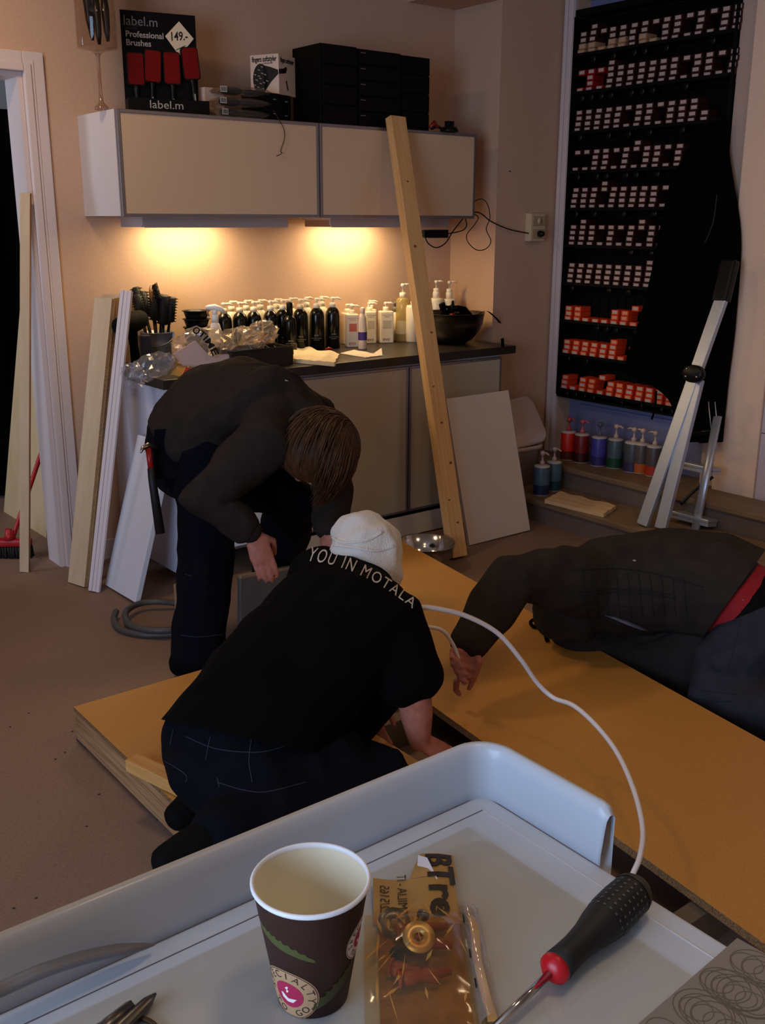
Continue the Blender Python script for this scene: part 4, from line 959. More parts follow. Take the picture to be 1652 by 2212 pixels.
# black coat hanging over the right half of the rack
def outline(pts): return pts
coatL = [(1535, 262), (1492, 320), (1455, 380), (1430, 480), (1410, 590), (1380, 700), (1352, 800), (1400, 826), (1440, 856), (1462, 900), (1478, 950)]
coatR = [(1570, 262), (1572, 330), (1586, 420), (1598, 520), (1592, 620), (1584, 720), (1575, 790), (1570, 830), (1566, 870), (1562, 910), (1558, 955)]
cx_ = RX-.03
La = [P(a, b, 'x', cx_) for a, b in coatL]; Ra = [P(a, b, 'x', cx_-.02) for a, b in coatR]
La = catmull(La, 4); Ra = catmull(Ra, 4); n_ = len(La)
def coat(u, v, s_):
    i = min(int(v*(n_-1)), n_-2); f = v*(n_-1)-i; a = La[i].lerp(La[i+1], f); b = Ra[i].lerp(Ra[i+1], f); q = a.lerp(b, u)
    bulge = math.sin(PI*u)**.6*.045*(.4+v); fold = .014*math.sin(u*16+v*3)+.012*noise.noise(V((u*4, v*7, 3)))
    return V((q.x-(bulge+fold)*s_+(.012 if s_ < .5 else 0), q.y, q.z))
cb = MB(); cb.grid(30, 40, lambda u, v: coat(u, v, 1)); cb.grid(30, 40, lambda u, v: coat(u, v, 0))
for e_ in (0, 1): cb.grid(40, 2, lambda v, s_: coat(e_, v, s_)); cb.grid(30, 2, lambda u, s_: coat(u, e_, s_))
q = thing('black_coat', 'black coat hanging in front of the colour rack', 'coat', P(1480, 850, 'x', cx_)); cb.build('cloth', mat('coat_black', (6, 6, 6), .95, spec=.05), q)
hk = P(1558, 275, 'x', cx_)
MB().tube([V((RX-.0145, hk.y, hk.z+.04)), V((cx_-.02, hk.y, hk.z+.045)), V((cx_-.03, hk.y, hk.z+.02)), V((cx_-.015, hk.y, hk.z-.005))], .004, 6).build('hook', BLACKM, q)
sp = [P(1417, 845, 'x', cx_-.03), P(1416, 870, 'x', cx_-.03), P(1411, 895, 'x', cx_-.03), P(1407, 906, 'x', cx_-.03)]
MB().tube(sp, .007, 6, flat=.35).build('strap', BLACKW, q)
MB().tube(catmull([P(1548, 420, 'x', cx_-.09), P(1540, 480, 'x', cx_-.10), P(1522, 525, 'x', cx_-.10)], 6), .003, 5).build('cord', mat('dark_grey_cord', (30, 30, 28), .7), q)
# ---------------------------------------------------------------- pump bottles, tub and towel on the steps
def big_bottle(label, loc, r, h, c1, c2, frac, pc, noz):
    t = thing('colour_bottle', label, 'bottle', loc, 'pump bottles on the steps')
    x, y, z = loc
    bc = mat('bottle_white', (190, 176, 170), .4)
    lpart(MB().lathe([(r*.97, 0), (r, .004), (r*1.0, h*.03)], seg=20, cap1=False), 'base', bc, t)
    lpart(MB().lathe([(r*1.004, h*.03), (r*1.004, h*frac)], seg=20, cap0=False, cap1=False), 'lower_band', mat('band_%d_%d_%d' % c2, c2, .4), t)
    lpart(MB().lathe([(r, h*frac), (r, h*.93), (r*.97, h*.955)], seg=20, cap0=False, cap1=False), 'body', mat('band_%d_%d_%d' % c1, c1, .4), t)
    lpart(MB().lathe([(r*.99, h*.955), (r, h*.97), (r*.96, h), (.012, h+.004)], seg=20), 'lid', bc, t)
    pm = mat('pump_%d_%d_%d' % pc, pc, .4)
    lpart(MB().lathe([(.013, h+.0035), (.013, h+.02), (.0055, h+.026), (.0055, h+.055), (.013, h+.056), (.014, h+.072), (.006, h+.078)], seg=12), 'pump', pm, t)
    lpart(MB().tube([(0, 0, h+.066), (0, noz*.028, h+.070), (0, noz*.045, h+.062)], [.006, .005, .004], 8), 'nozzle', pm, t)
    return t
cream = (196, 170, 152)
up = [((1225, 998), (200, 36, 18), (88, 24, 16), .33, (170, 60, 60), -1, 'bright red pump bottle on the upper step'), ((1254, 1004), (120, 20, 18), (60, 14, 14), .35, (190, 90, 100), -1, 'dark red pump bottle on the upper step'),
      ((1291, 1011), (70, 64, 150), (50, 46, 104), .34, (84, 92, 104), -1, 'violet blue pump bottle on the upper step'), ((1326, 1016), (78, 94, 100), (28, 72, 44), .36, cream, -1, 'grey pump bottle with a green band on the upper step'),
      ((1364, 1024), (72, 74, 78), (66, 50, 84), .36, cream, 1, 'grey pump bottle with a purple band on the upper step'), ((1405, 1022), (86, 74, 68), (196, 92, 30), .34, cream, 1, 'brown pump bottle with an orange band on the upper step'), ((1441, 1026), (84, 70, 66), (180, 50, 28), .34, cream, 1, 'brown pump bottle with a red band behind the ladder')]
for (pxy, c1, c2, fr, pc, nz, lb) in up:
    c = P(pxy[0], pxy[1]-6, 'z', SZ2)
    big_bottle(lb, (min(c.x+.0, XR-.05), c.y, SZ2+.0008), .041 if '(72' not in str(c1) else .046, .158, c1, c2, fr, pc, nz)
for i, (pxy, lb) in enumerate((((1168, 1068), 'teal and navy pump bottle at the front of the lower step'), ((1200, 1060), 'teal and navy pump bottle standing behind its twin on the lower step'))):
    c = P(pxy[0], pxy[1], 'z', SZ1); big_bottle(lb, (c.x+.0, c.y+(.02 if i else 0), SZ1+.0008), .042, .158, (72, 92, 108) if i == 0 else (72, 98, 108), (28, 38, 74) if i == 0 else (24, 60, 70), .36, (180, 150, 150), -1)
TW = mat('beige_towel', (214, 180, 136), .9, bump=(300, .3))
cloth('folded_towel', 'beige folded towel on the lower wooden step', ((1176, 1083), (1303, 1114), (1330, 1096), (1210, 1066)), SZ1+.01, 'towel', TW, .004, thick=.016, base=SZ1)
# white plastic tub with a slanted lid between panel and steps
TUB = mat('translucent_tub', (206, 186, 178), .35)
c0 = P(1140, 1095, 'z', 0)
q = thing('plastic_tub', 'white plastic tub with slanted lid beside the steps', 'tub', (1.955, -.62, 0))
def rrect(x0, x1, y0, y1, r, z, n=6):
    pts = []
    for (cx2, cy2, a0) in ((x1-r, y1-r, 0), (x0+r, y1-r, PI/2), (x0+r, y0+r, PI), (x1-r, y0+r, 1.5*PI)):
        for k in range(n): a = a0+PI/2*k/(n-1); pts.append(V((cx2+r*math.cos(a), cy2+r*math.sin(a), z)))
    return pts
def loft(mb, rings, cap0=True, cap1=True, mi=0):
    n2_ = len(rings[0]); vs = [v_ for r_ in rings for v_ in r_]; fs = []
    for i in range(len(rings)-1):
        for k in range(n2_): fs.append((i*n2_+k, i*n2_+(k+1) % n2_, (i+1)*n2_+(k+1) % n2_, (i+1)*n2_+k))
    if cap0: fs.append(list(range(n2_))[::-1])
    if cap1: fs.append([(len(rings)-1)*n2_+k for k in range(n2_)])
    return mb.add(vs, fs, mi, True)
tx0, tx1, ty0, ty1 = 2.02, 2.262, -.60, -.37
tz_ = SZ1
loft(MB(), [rrect(tx0+.02, tx1-.02, ty0+.02, ty1-.01, .04, tz_+.001), rrect(tx0, tx1, ty0, ty1, .05, tz_+.20), rrect(tx0-.012, tx1+.012, ty0-.012, ty1+.006, .055, tz_+.205), rrect(tx0-.012, tx1+.012, ty0-.012, ty1+.006, .055, tz_+.225), rrect(tx0+.004, tx1-.004, ty0+.004, ty1-.004, .05, tz_+.222), rrect(tx0+.024, tx1-.024, ty0+.024, ty1-.014, .04, tz_+.01)], True, True).build('tub', TUB, q)
lm = MB(); loft(lm, [rrect(-.14, .14, -.13, .13, .05, 0), rrect(-.15, .15, -.14, .14, .055, .004), rrect(-.15, .15, -.14, .14, .055, .022), rrect(-.14, .14, -.13, .13, .05, .034)])
me = lm.mesh('lid', TUB); me.transform(mw_of((2.14, -.50, tz_+.33), Matrix.Rotation(.95, 3, 'X') @ Matrix.Rotation(-.25, 3, 'Y'))); put('lid', me, q)
# ---------------------------------------------------------------- folded aluminium step ladder
LD = thing('step_ladder', 'folded aluminium step ladder leaning in the right doorway', 'ladder', P(1390, 1145, 'z', SZ1))
fa, ta = P(1398, 1180, 'x', 2.06), P(1566, 640, 'x', 2.50)
lad_ax = (ta-fa).normalized(); xh = V((0, -1, 0))
def rail(p0, p1, w, t, name, m=ALU):
    R = basis(p1-p0, xh); L = (p1-p0).length; b = MB().box((0, 0, L/2), (w, t, L), bev=.004); me = b.mesh(name, m); o = put(name, me, LD, mw_of(p0, R)); return o
f1 = fa; f1.z = fa.z; up1 = ta
def to_step(p0, p1): return p0+(p1-p0)*max(0, (SZ1+.004-p0.z)/(p1.z-p0.z))
for p0, p1 in ((P(1372, 1180, 'x', 2.02), P(1562, 636, 'x', 2.36)), (P(1418, 1180, 'x', 2.05), P(1507, 820, 'x', 2.25))): rail(to_step(p0, p1), p1, .060, .026, 'rail')
for (pa, pb, xx, nm) in (((1557, 652), (1578, 562), 2.355, 'top_cap'),):
    R = basis(P(pb[0], pb[1], 'x', 2.41)-P(pa[0], pa[1], 'x', xx), xh); L = (P(pb[0], pb[1], 'x', 2.41)-P(pa[0], pa[1], 'x', xx)).length
    put('top_cap', MB().box((0, 0, L/2), (.075, .05, L), bev=.012).mesh('top_cap', BLACKP), LD, mw_of(P(pa[0], pa[1], 'x', xx), R))
h = P(1503, 808, 'x', 2.225); Rh = basis(V((-1, 0, .15)), V((0, -1, 0)))
hp = put('hinge', MB().lathe([(.045, 0), (.048, .004), (.048, .03), (.04, .036)], (0, 0, 0), 18, sx=1.15, sy=.85).mesh('hinge', BLACKP), LD, mw_of(h, Rh))
for (a, b) in ((-.03, .018), (-.028, -.016), (.03, -.012)):
    put('rivet', MB().lathe([(.006, 0), (.005, .003), (.001, .004)], seg=10).mesh('rivet', STEEL), LD, mw_of(h+Rh @ V((a, b, .036)), Rh))
for (p0, p1, xx) in (((1466, 1018), (1543, 1000), 2.36), ((1448, 1128), (1534, 1108), 2.22)):
    a, b = P(p0[0], p0[1], 'x', xx), P(p1[0], p1[1], 'x', xx); L = (b-a).length; Rt2 = Matrix.Rotation(.15, 3, 'Y')
    put('tread', MB().box((0, 0, 0), (.085, abs(b.y-a.y), .016), bev=.004).box((0, 0, -.017), (.07, abs(b.y-a.y)-.004, .017)).mesh('tread', ALU), LD, mw_of(V(((a.x+b.x)/2+.03, (a.y+b.y)/2, (a.z+b.z)/2)), Rt2))
put('stay_bar', MB().tube([P(1492, 938, 'x', 2.40), P(1552, 928, 'x', 2.40)], .011, 8).mesh('stay_bar', BLACKP), LD)
put('rear_rail', MB().tube([P(1500, 1150, 'x', 2.20), P(1550, 900, 'x', 2.42)], .024, 8, flat=.5).mesh('rear_rail', ALU), LD)
put('brace', MB().tube(catmull([P(1470, 1090, 'x', 2.24), P(1500, 1060, 'x', 2.28), P(1540, 1030, 'x', 2.34)], 5), .007, 8).mesh('brace', BLACKP), LD)
for dx in (0, 14): put('wire_stay', MB().tube([P(1530+dx, 868, 'x', 2.42), P(1536+dx, 932, 'x', 2.41)], .0025, 6).mesh('wire_stay', ALU), LD)
# ---------------------------------------------------------------- white trolley in the foreground
TZ = .92; TX1, TY1 = -1.086, -3.638; TX0, TY0 = -1.80, -4.10
TRM = mat('trolley_white', (190, 198, 208), .35, coat=.1)
tr = thing('salon_trolley', 'white salon trolley top with raised rim in the foreground', 'trolley', (-1.45, -3.9, 0))
MB().bx(TX0, TX1, TY0, TY1, TZ-.022, TZ, bev=.003).build('top', TRM, tr)
# groove lines: thin flat strips, one leg coloured as shaded, the other as lit
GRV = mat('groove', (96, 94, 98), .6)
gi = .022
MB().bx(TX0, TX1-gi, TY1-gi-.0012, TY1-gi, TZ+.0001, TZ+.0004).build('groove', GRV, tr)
MB().bx(TX1-gi-.0012, TX1-gi, TY0, TY1-gi-.0013, TZ+.0001, TZ+.0004).build('groove', mat('groove_lit', (214, 214, 222), .4), tr)
# rim: one swept plastic wall round the far corner
R_ = .024; path = [(TX0, TY1)]
for k in range(9):
    a = PI/2-PI/2*k/8; path.append((TX1-R_+R_*math.cos(a), TY1-R_+R_*math.sin(a)))
yend = -3.800; path += [(TX1, yend+.012), (TX1, yend+.004), (TX1, yend)]
prof = [(.0, .0), (.0005, .012), (.004, .045), (.006, .056), (.010, .0605), (.015, .0605), (.018, .056), (.018, .0), (.018, -.02)]
vs = []; n = len(path)
for i, (x, y) in enumerate(path):
    a = V(path[max(i-1, 0)]); b = V(path[min(i+1, n-1)]); t = (b-a).normalized(); nrm = V((-t.y, t.x)) if True else 0
    if nrm.dot(V((x, y))-V((TX1-.2, TY1-.2))) < 0: nrm = -nrm
    for (o_, h_) in prof:
        hh = h_
        if i == n-2 and h_ > .05: hh = h_-.002
        if i == n-1 and h_ > .04: hh = h_-.010
        vs.append((x+nrm.x*o_, y+nrm.y*o_, TZ+hh))
m_ = len(prof); fs = [(i*m_+k, i*m_+k+1, (i+1)*m_+k+1, (i+1)*m_+k) for i in range(n-1) for k in range(m_-1)]
fs += [[k for k in range(m_)], [(n-1)*m_+k for k in range(m_)][::-1], ]
fs += [((i)*m_, (i+1)*m_, (i+1)*m_+m_-1, i*m_+m_-1) for i in range(n-1)]
MB().add(vs, fs, 0, True).build('rim', TRM, tr)
for (x, y) in ((TX0+.05, TY0+.05), (TX1-.05, TY0+.05), (TX0+.05, TY1-.05), (TX1-.05, TY1-.05)):
    MB().lathe([(.013, .05), (.013, TZ-.0225)], (x, y, 0), 12).build('leg', ALU, tr)
    MB().lathe([(.024, -.011), (.025, -.006), (.025, .006), (.024, .011)], V((x, y, .026)), 16, basis((1, 0, 0), (0, 0, 1))).build('castor', BLACKP, tr)
MB().bx(TX0+.03, TX1-.03, TY0+.03, TY1-.03, .42, .44, bev=.003).build('lower_shelf', TRM, tr)
# ---------------------------------------------------------------- paper cup
CX, CY, CHt, CR0, CR1 = -1.397, -3.769, .1065, .0283, .0450
cup = thing('paper_cup', 'brown paper coffee cup standing on the trolley', 'cup', (CX, CY, TZ))
z0 = TZ+.0006
CUPB = mat('cup_brown', (58, 37, 31), .6, spec=.2); CUPI = mat('cup_inside', (226, 216, 186), .55)
MB().lathe([(CR0-.001, z0), (CR0, z0), (CR1, z0+CHt-.002)], (CX, CY, 0), 48, cap1=False).build('wall', CUPB, cup)
MB().lathe([(CR1-.0008, z0+CHt-.002), (CR0+(CR1-CR0)*.010/CHt-.0008, z0+.010), (.001, z0+.0095)], (CX, CY, 0), 48, cap0=False).build('inside', CUPI, cup)
MB().lathe([(CR1-.0012, z0+CHt-.0030), (CR1+.0004, z0+CHt-.0038), (CR1+.0017, z0+CHt-.0022), (CR1+.0017, z0+CHt-.0004), (CR1+.0004, z0+CHt+.001), (CR1-.0012, z0+CHt+.0002), (CR1-.0012, z0+CHt-.0030)], (CX, CY, 0), 48, cap0=False, cap1=False).build('rolled_lip', mat('cup_lip', (232, 234, 238), .4), cup)
view = math.atan2(CAM_LOC.y-CY, CAM_LOC.x-CX)                     # direction from cup to camera
def cone(th, z, off=.0003):
    r = CR0+(CR1-CR0)*z/CHt+off; a = view+th; return V((CX+r*math.cos(a), CY+r*math.sin(a), z0+z))
def patch(mb, th0, zc, pts, off, mi=0):
    rr = CR0+(CR1-CR0)*zc/CHt; n = len(pts); mx = sum(x for x, y in pts)/n; my = sum(y for x, y in pts)/n; K = 6; vs = []
    for j in range(1, K+1):
        f = j/K; vs += [cone(th0+(mx+(x-mx)*f)/rr, min(max(zc+my+(y-my)*f, .0005), CHt-.004), off) for x, y in pts]
    vs.append(cone(th0+mx/rr, min(max(zc+my, .0005), CHt), off)); L_ = len(vs)-1
    fs = [(i, (i+1) % n, L_) for i in range(n)]+[(j*n+i, j*n+(i+1) % n, (j+1)*n+(i+1) % n, (j+1)*n+i) for j in range(K-1) for i in range(n)]
    mb.add(vs, fs, mi, False); return mb
def circ(r, n=36): return [(r*math.cos(2*PI*k/n), r*math.sin(2*PI*k/n)) for k in range(n)]
def ringtext(parent, txt, r, size, th0, zc, mid, step, m, off, flip=False):
    rr = CR0+(CR1-CR0)*zc/CHt
    for i, ch in enumerate(txt):
        if ch == ' ': continue
        a = mid-(i-(len(txt)-1)/2)*step*(-1 if flip else 1)
        me = text_mesh(ch, size)
        rot = a-PI/2 if not flip else a+PI/2
        def fn(x, y, a=a, rot=rot):
            xx = x*math.cos(rot)-y*math.sin(rot)+r*math.cos(a); yy = x*math.sin(rot)+y*math.cos(rot)+r*math.sin(a)
            return cone(th0+xx/rr, max(zc+yy, .0008), off)
        drape_mesh(me, fn, m, parent, 'letter')
def badge(th0, zc, R1, R2, base, ring, inner, ink, lab, size):
    b = patch(MB(), th0, zc, circ(R1), .00035).build('badge', mat('badge_'+lab, base, .6), cup)
    n = 40; rr = CR0+(CR1-CR0)*zc/CHt; mb = MB(); vs = []
    for k in range(n):
        a = 2*PI*k/n
        for q in (R1*.94, R1*.97): vs.append(cone(th0+q*math.cos(a)/rr, max(zc+q*math.sin(a), .0006), .00055))
    mb.add(vs, [(2*k, 2*k+1, (2*k+3) % (2*n), (2*k+2) % (2*n)) for k in range(n)]); mb.build('badge_line', mat('badge_line', (96, 62, 46), .6), b)
    patch(MB(), th0, zc, circ(R2), .00055).build('badge_centre', mat('badge_pink', (172, 34, 76), .5), b)
    ringtext(b, 'SPECIALTY', (R1+R2)/2*1.0, size, th0, zc, PI/2, .42, ink, .0006)
    ringtext(b, 'TO GO', (R1+R2)/2*1.0, size, th0, zc, -PI/2, .42, ink, .0006, True)
    ic = [(-.5, .1), (-.42, -.25), (-.1, -.45), (.25, -.42), (.5, -.1), (.38, -.1), (.2, -.28), (-.1, -.3), (-.3, -.15), (-.36, .12)]
    patch(MB(), th0, zc-.1*R2, [(x*R2*1.1, y*R2*1.1) for x, y in ic], .0008).build('cup_icon', mat('icon_white', (240, 230, 220), .5), b)
    st = [(-.15, .2), (-.05, .35), (-.2, .5), (0, .7), (.06, .62), (-.08, .48), (.06, .34), (-.05, .15)]
    patch(MB(), th0, zc, [(x*R2, y*R2) for x, y in st], .0008).build('steam_icon', mat('icon_white', ()), b)
badge(-.62, .022, .0245, .0125, (178, 142, 104), None, None, mat('badge_ink', (62, 44, 34), .6), 'kraft', .0088)
badge(1.22, .062, .0180, .0085, (222, 208, 200), None, None, mat('badge_ink', ()), 'white', .0068)
LEAF = mat('leaf_print', (74, 78, 34), .6)
def leaf(th0, zc, pts, w, m):
    """printed leaf: a tapering blade with a toothed upper edge along a curved rib"""
    rr = CR0+(CR1-CR0)*zc/CHt; c = catmull([V((x, y, 0)) for x, y in pts], 8); n = len(c); vs = []
    for k, q in enumerate(c):
        t = (c[min(k+1, n-1)]-c[max(k-1, 0)]).normalized(); nn = V((-t.y, t.x, 0)); f = math.sin(PI*min(1, (k+.5)/n))**.7*w; tooth = 1.0+.5*(k % 3 == 0)
        for q2 in (q+nn*f*tooth, q, q-nn*f*.7): vs.append(cone(th0+q2.x/rr, min(max(zc+q2.y, .001), CHt-.005), .00035))
    return MB().add(vs, [(3*k+a, 3*k+a+1, 3*k+a+4, 3*k+a+3) for k in range(n-1) for a in (0, 1)]).build('leaf_print', m, cup)
leaf(-.55, .070, [(-.036, .012), (-.022, .006), (-.008, .002), (.008, -.003), (.024, -.010)], .0045, LEAF)
leaf(.72, .026, [(-.024, -.016), (-.010, -.006), (.004, .006), (.016, .022)], .0055, mat('leaf_print_dark', (56, 60, 30), .6))
# ---------------------------------------------------------------- clear bag of fittings
O = V((-1.226, -3.690, TZ+.0015)); dn = V((-.6, -.8, 0)); rt = V((.8, -.6, 0)); KR = mat('kraft_print', (176, 138, 78), .5, noise_=(40, (160, 122, 66), .3, .7)); 
def bp_(x, s, z=0): return O+rt*x+dn*s+V((0, 0, z))
bag = thing('fittings_bag', 'torn clear bag with printed header holding screws on the trolley', 'bag', O)
hd_ = MB(); zw = lambda x, s: .0035+.003*math.sin(s*50)+.002*math.sin(x*90)
def sheet(mb, fx0, fx1, s0, s1, nx=10, ns=16, zf=zw):
    return mb.grid(ns, nx, lambda u, v: bp_(fx0(u)+(fx1(u)-fx0(u))*v, s0+(s1-s0)*u, zf(fx0(u)+(fx1(u)-fx0(u))*v, s0+(s1-s0)*u)))
sheet(hd_, lambda u: .006-.012*u, lambda u: .038, -.012, .03); sheet(hd_, lambda u: -.040, lambda u: .034+.004*u, .0305, .088)
hd_.build('header', KR, bag)
DKI = mat('header_ink', (40, 30, 22), .6)
big = text_mesh('BTre', .040, bold=.0012, align='LEFT', sx=1.2)
sc_ = .092/max(v_.co.x for v_ in big.vertices)
drape_mesh(big, lambda x, y: bp_(.022+y*.85, -.011+x*sc_, zw(.022+y*.85, -.011+x*sc_)+.0012), DKI, bag, cuts=1)
for txt, xx, s_ in (('0522/5165', -.030, .086), ('O EMILIA - IT', -.014, .086)):
    me = text_mesh(txt, .0125, align='LEFT'); drape_mesh(me, lambda x, y, xx=xx, s_=s_: bp_(xx+y, s_-x*.85, zw(xx+y, s_-x*.85)+.0012), DKI, bag, cuts=1)
FB = film('bag_film', (244, 226, 190), .22, .05, .1)
bz_ = lambda x, s: .003+.022*max(0, 1-(x/.045)**2)*(.35+.65*math.exp(-((s-.125)/.05)**2))*min(1, max(0, (s-.07)/.03)) + .0035*abs(noise.noise(V((x*70, s*50, 1))))
fm = MB(); sheet(fm, lambda u: -.048, lambda u: .044+.004*u, .078, .26, 18, 34, bz_)
fm.build('film', FB, bag)
bk = MB(); sheet(bk, lambda u: -.036, lambda u: .036, .0885, .26, 6, 12, lambda x, s: .0008)
bk.build('backing', mat('kraft_backing', (150, 108, 54), .5, noise_=(60, (120, 80, 36), .3, .7)), bag)
lb_ = MB(); rg = random.Random(9)
for k in range(26):
    x, s = rg.uniform(-.04, .04), rg.uniform(.08, .2); L = rg.uniform(.006, .02); a = rg.uniform(-.9, .9); d_ = rt*math.sin(a)+dn*math.cos(a); w_ = (rt*math.cos(a)-dn*math.sin(a))*rg.uniform(.0006, .0016)
    p_ = bp_(x, s, bz_(x, s)+.0012); lb_.add([p_-d_*L, p_+w_, p_+d_*L, p_-w_], [(0, 1, 2, 3)])
lb_.build('film_creases', film('gold_crease', (255, 226, 160), .6, .45, .1, (240, 190, 110)), bag)
# white torn edge
te = MB().add([bp_(.004, -.006, .006), bp_(.012, .004, .010), bp_(.020, .036, .009), bp_(.013, .028, .006), bp_(.002, .012, .005)], [(0, 1, 2, 3, 4)]).build('torn_edge', mat('torn_white', (220, 214, 218), .4), bag)
# the fittings
def screw(label, a, b, r, m, hr):
    a, b = V(a), V(b); R = basis(b-a, (0, 0, 1)); L = (b-a).length; q = thing('screw', label, 'screw', a, 'loose fittings in the clear bag')
    sh = MB(); pr = []
    for k in range(int(L/.0016)): pr += [(r, k*.0016), (r*.78, k*.0016+.0008)]
    sh.lathe(pr+[(r*.3, L)], a, 10, R); sh.build('shank', m, q); MB().lathe([(hr, -.004), (hr, -.001), (r, -.0001)], a, 14, R).build('head', m, q)
SCR = mat('zinc_screw', (120, 114, 104), .4, .8); DKS = mat('dark_screw', (40, 40, 44), .35, .8)
screw('silver screw lying slanted in the clear bag', bp_(.002, 0.095, .014), bp_(-.012, 0.127, .010), .0028, SCR, .0055)
screw('dark screw with round head beside the brass washer', bp_(-.020, 0.137, .010), bp_(-.008, 0.165, .008), .003, DKS, .0065)
w = thing('brass_washer', 'brass washer on top of the fittings in the clear bag', 'washer', bp_(-.005, 0.133, .018))
Rw = basis(V((-.25, -.45, 1)), (1, 0, 0))
WASH = mat('brass', (200, 160, 96), .42, .6)
MB().lathe([(.004, -.001), (.0135, -.001), (.0135, .001), (.004, .001), (.004, -.001)], bp_(-.003, 0.133, .024), 26, Rw, cap0=False, cap1=False).build('ring', WASH, w)
w = thing('steel_washer', 'grey washer at the top of the clear bag', 'washer', bp_(-.024, 0.091, .006))
MB().lathe([(.0035, -.0008), (.014, -.0008), (.014, .0008), (.0035, .0008), (.0035, -.0008)], bp_(-.022, 0.093, .008), 24, basis(V((-.1, -.3, 1)), (1, 0, 0)), cap0=False, cap1=False).build('ring', mat('zinc_screw', ()), w)
WP = mat('brown_plug', (138, 56, 26), .45)
for i, (x0, s0, x1, s1, z_) in enumerate(((-.020, .092, .024, .084, .008), (-.014, .104, .026, .110, .009), (-.026, .134, .012, .150, .008), (-.020, .150, .022, .142, .010))):
    a, b = bp_(x0, s0+.015, z_), bp_(x1, s1+.015, z_); q = thing('wall_plug', ['uppermost', 'second', 'third', 'lowest'][i]+' brown wall plug in the clear bag', 'wall plug', a, 'brown wall plugs')
    MB().tube([a, a.lerp(b, .1), a.lerp(b, .3), a.lerp(b, .34), a.lerp(b, .55), a.lerp(b, .6), b], [.004, .0065, .0062, .0048, .0062, .0048, .003], 8).build('sleeve', WP, q)
    MB().lathe([(.0075, -.001), (.0075, .001)], a, 12, basis(b-a, (0, 0, 1))).build('collar', WP, q)
# clear blister strip right of the bag
bl_ = thing('blister_strip', 'clear plastic blister strip lying beside the bag of fittings', 'packaging', bp_(.05, .10))
def blz(u, v): return .003+.013*max(0, math.sin(PI*v))**.5*min(1, u*8)
e0, e1 = P(985, 1948, 'z', TZ+.002), P(1030, 1962, 'z', TZ+.002); g0_, g1_ = P(1035, 2230, 'z', TZ+.002), P(1088, 2225, 'z', TZ+.002)
mb = MB(); mb.grid(30, 12, lambda u, v: e0.lerp(g0_, u).lerp(e1.lerp(g1_, u), v)+V((0, 0, blz(u, v)+.0012*noise.noise(V((u*30, v*6, 4)))))); mb.grid(30, 4, lambda u, v: e0.lerp(g0_, u).lerp(e1.lerp(g1_, u), v)); mb.build('shell', film('blister_film', (240, 234, 228), .3, .12, .08), bl_)
mb = MB().grid(26, 5, lambda u, v: (e0.lerp(g0_, .12+u*.86)).lerp(e1.lerp(g1_, .12+u*.86), .32+.4*v+.08*math.sin(u*9))+V((0, 0, .003+.003*math.sin(u*14)))); mb.build('inner_strip', mat('gold_inlay', (206, 168, 104), .35), bl_)
for k in (.22, .5, .72):
    a = e0.lerp(g0_, k)+V((0, 0, .012))+rt*.002; MB().tube([a, a+dn*.010], .0006, 5).build('staple', DKS, bl_)
# ---------------------------------------------------------------- screwdriver
a = P(1378, 1918, 'z', TZ+.021); b = P(1192, 2098, 'z', TZ+.017); e_ = P(1060, 2228, 'z', TZ+.010)
sd = thing('screwdriver', 'black handled screwdriver with red collar on the trolley', 'screwdriver', b)
R = basis(b-a, (0, 0, 1)); L = (b-a).length
rub = mat('black_rubber', (20, 20, 20), .6)
pf = [(.004, -.002), (.012, -.001), (.0172, .006), (.0185, .014), (.0192, .03), (.0188, .05), (.0165, .07), (.0135, L*.62), (.0122, L*.74), (.0125, L*.86), (.0132, L*.955)]
MB().lathe(pf, a, 24, R).build('handle', rub, sd)
MB().lathe([(.0035, -.0022), (.0122, -.0013), (.0176, .0062), (.0188, .0125)], a, 24, R, cap1=False).build('butt_cap', mat('dark_grey_plastic', (52, 48, 46), .5), sd)
MB().lathe([(.0132, L*.955), (.0130, L*.985), (.0070, L+.004)], a, 20, R).build('collar', mat('screwdriver_red', (176, 14, 26), .35), sd)
dot = MB()
for i in range(7):
    for k in range(18):
        th_ = 2*PI*k/18+(i % 2)*.0; z_ = .018+i*.0068; r_ = .0189 if z_ < .045 else .0175
        r_ = [q for q in (.0186, .0190, .0192, .0192, .0190, .0188, .0178)][i]
        n_ = V((math.cos(th_), math.sin(th_), 0)); t_ = V((-n_.y, n_.x, 0)); p_ = n_*(r_+.0003)+V((0, 0, z_)); s_ = .0011
        dot.add([a+R @ (p_+t_*(x_*s_)+V((0, 0, y_*s_))) for x_, y_ in ((-1, -1), (1, -1), (1, 1), (-1, 1))], [(0, 1, 2, 3)])
dot.build('grip_dots', mat('grip_dot_grey', (82, 84, 86), .5), sd)
MB().tube([b+(b-a).normalized()*.003, e_], .0033, 14).build('shaft', STEEL, sd)
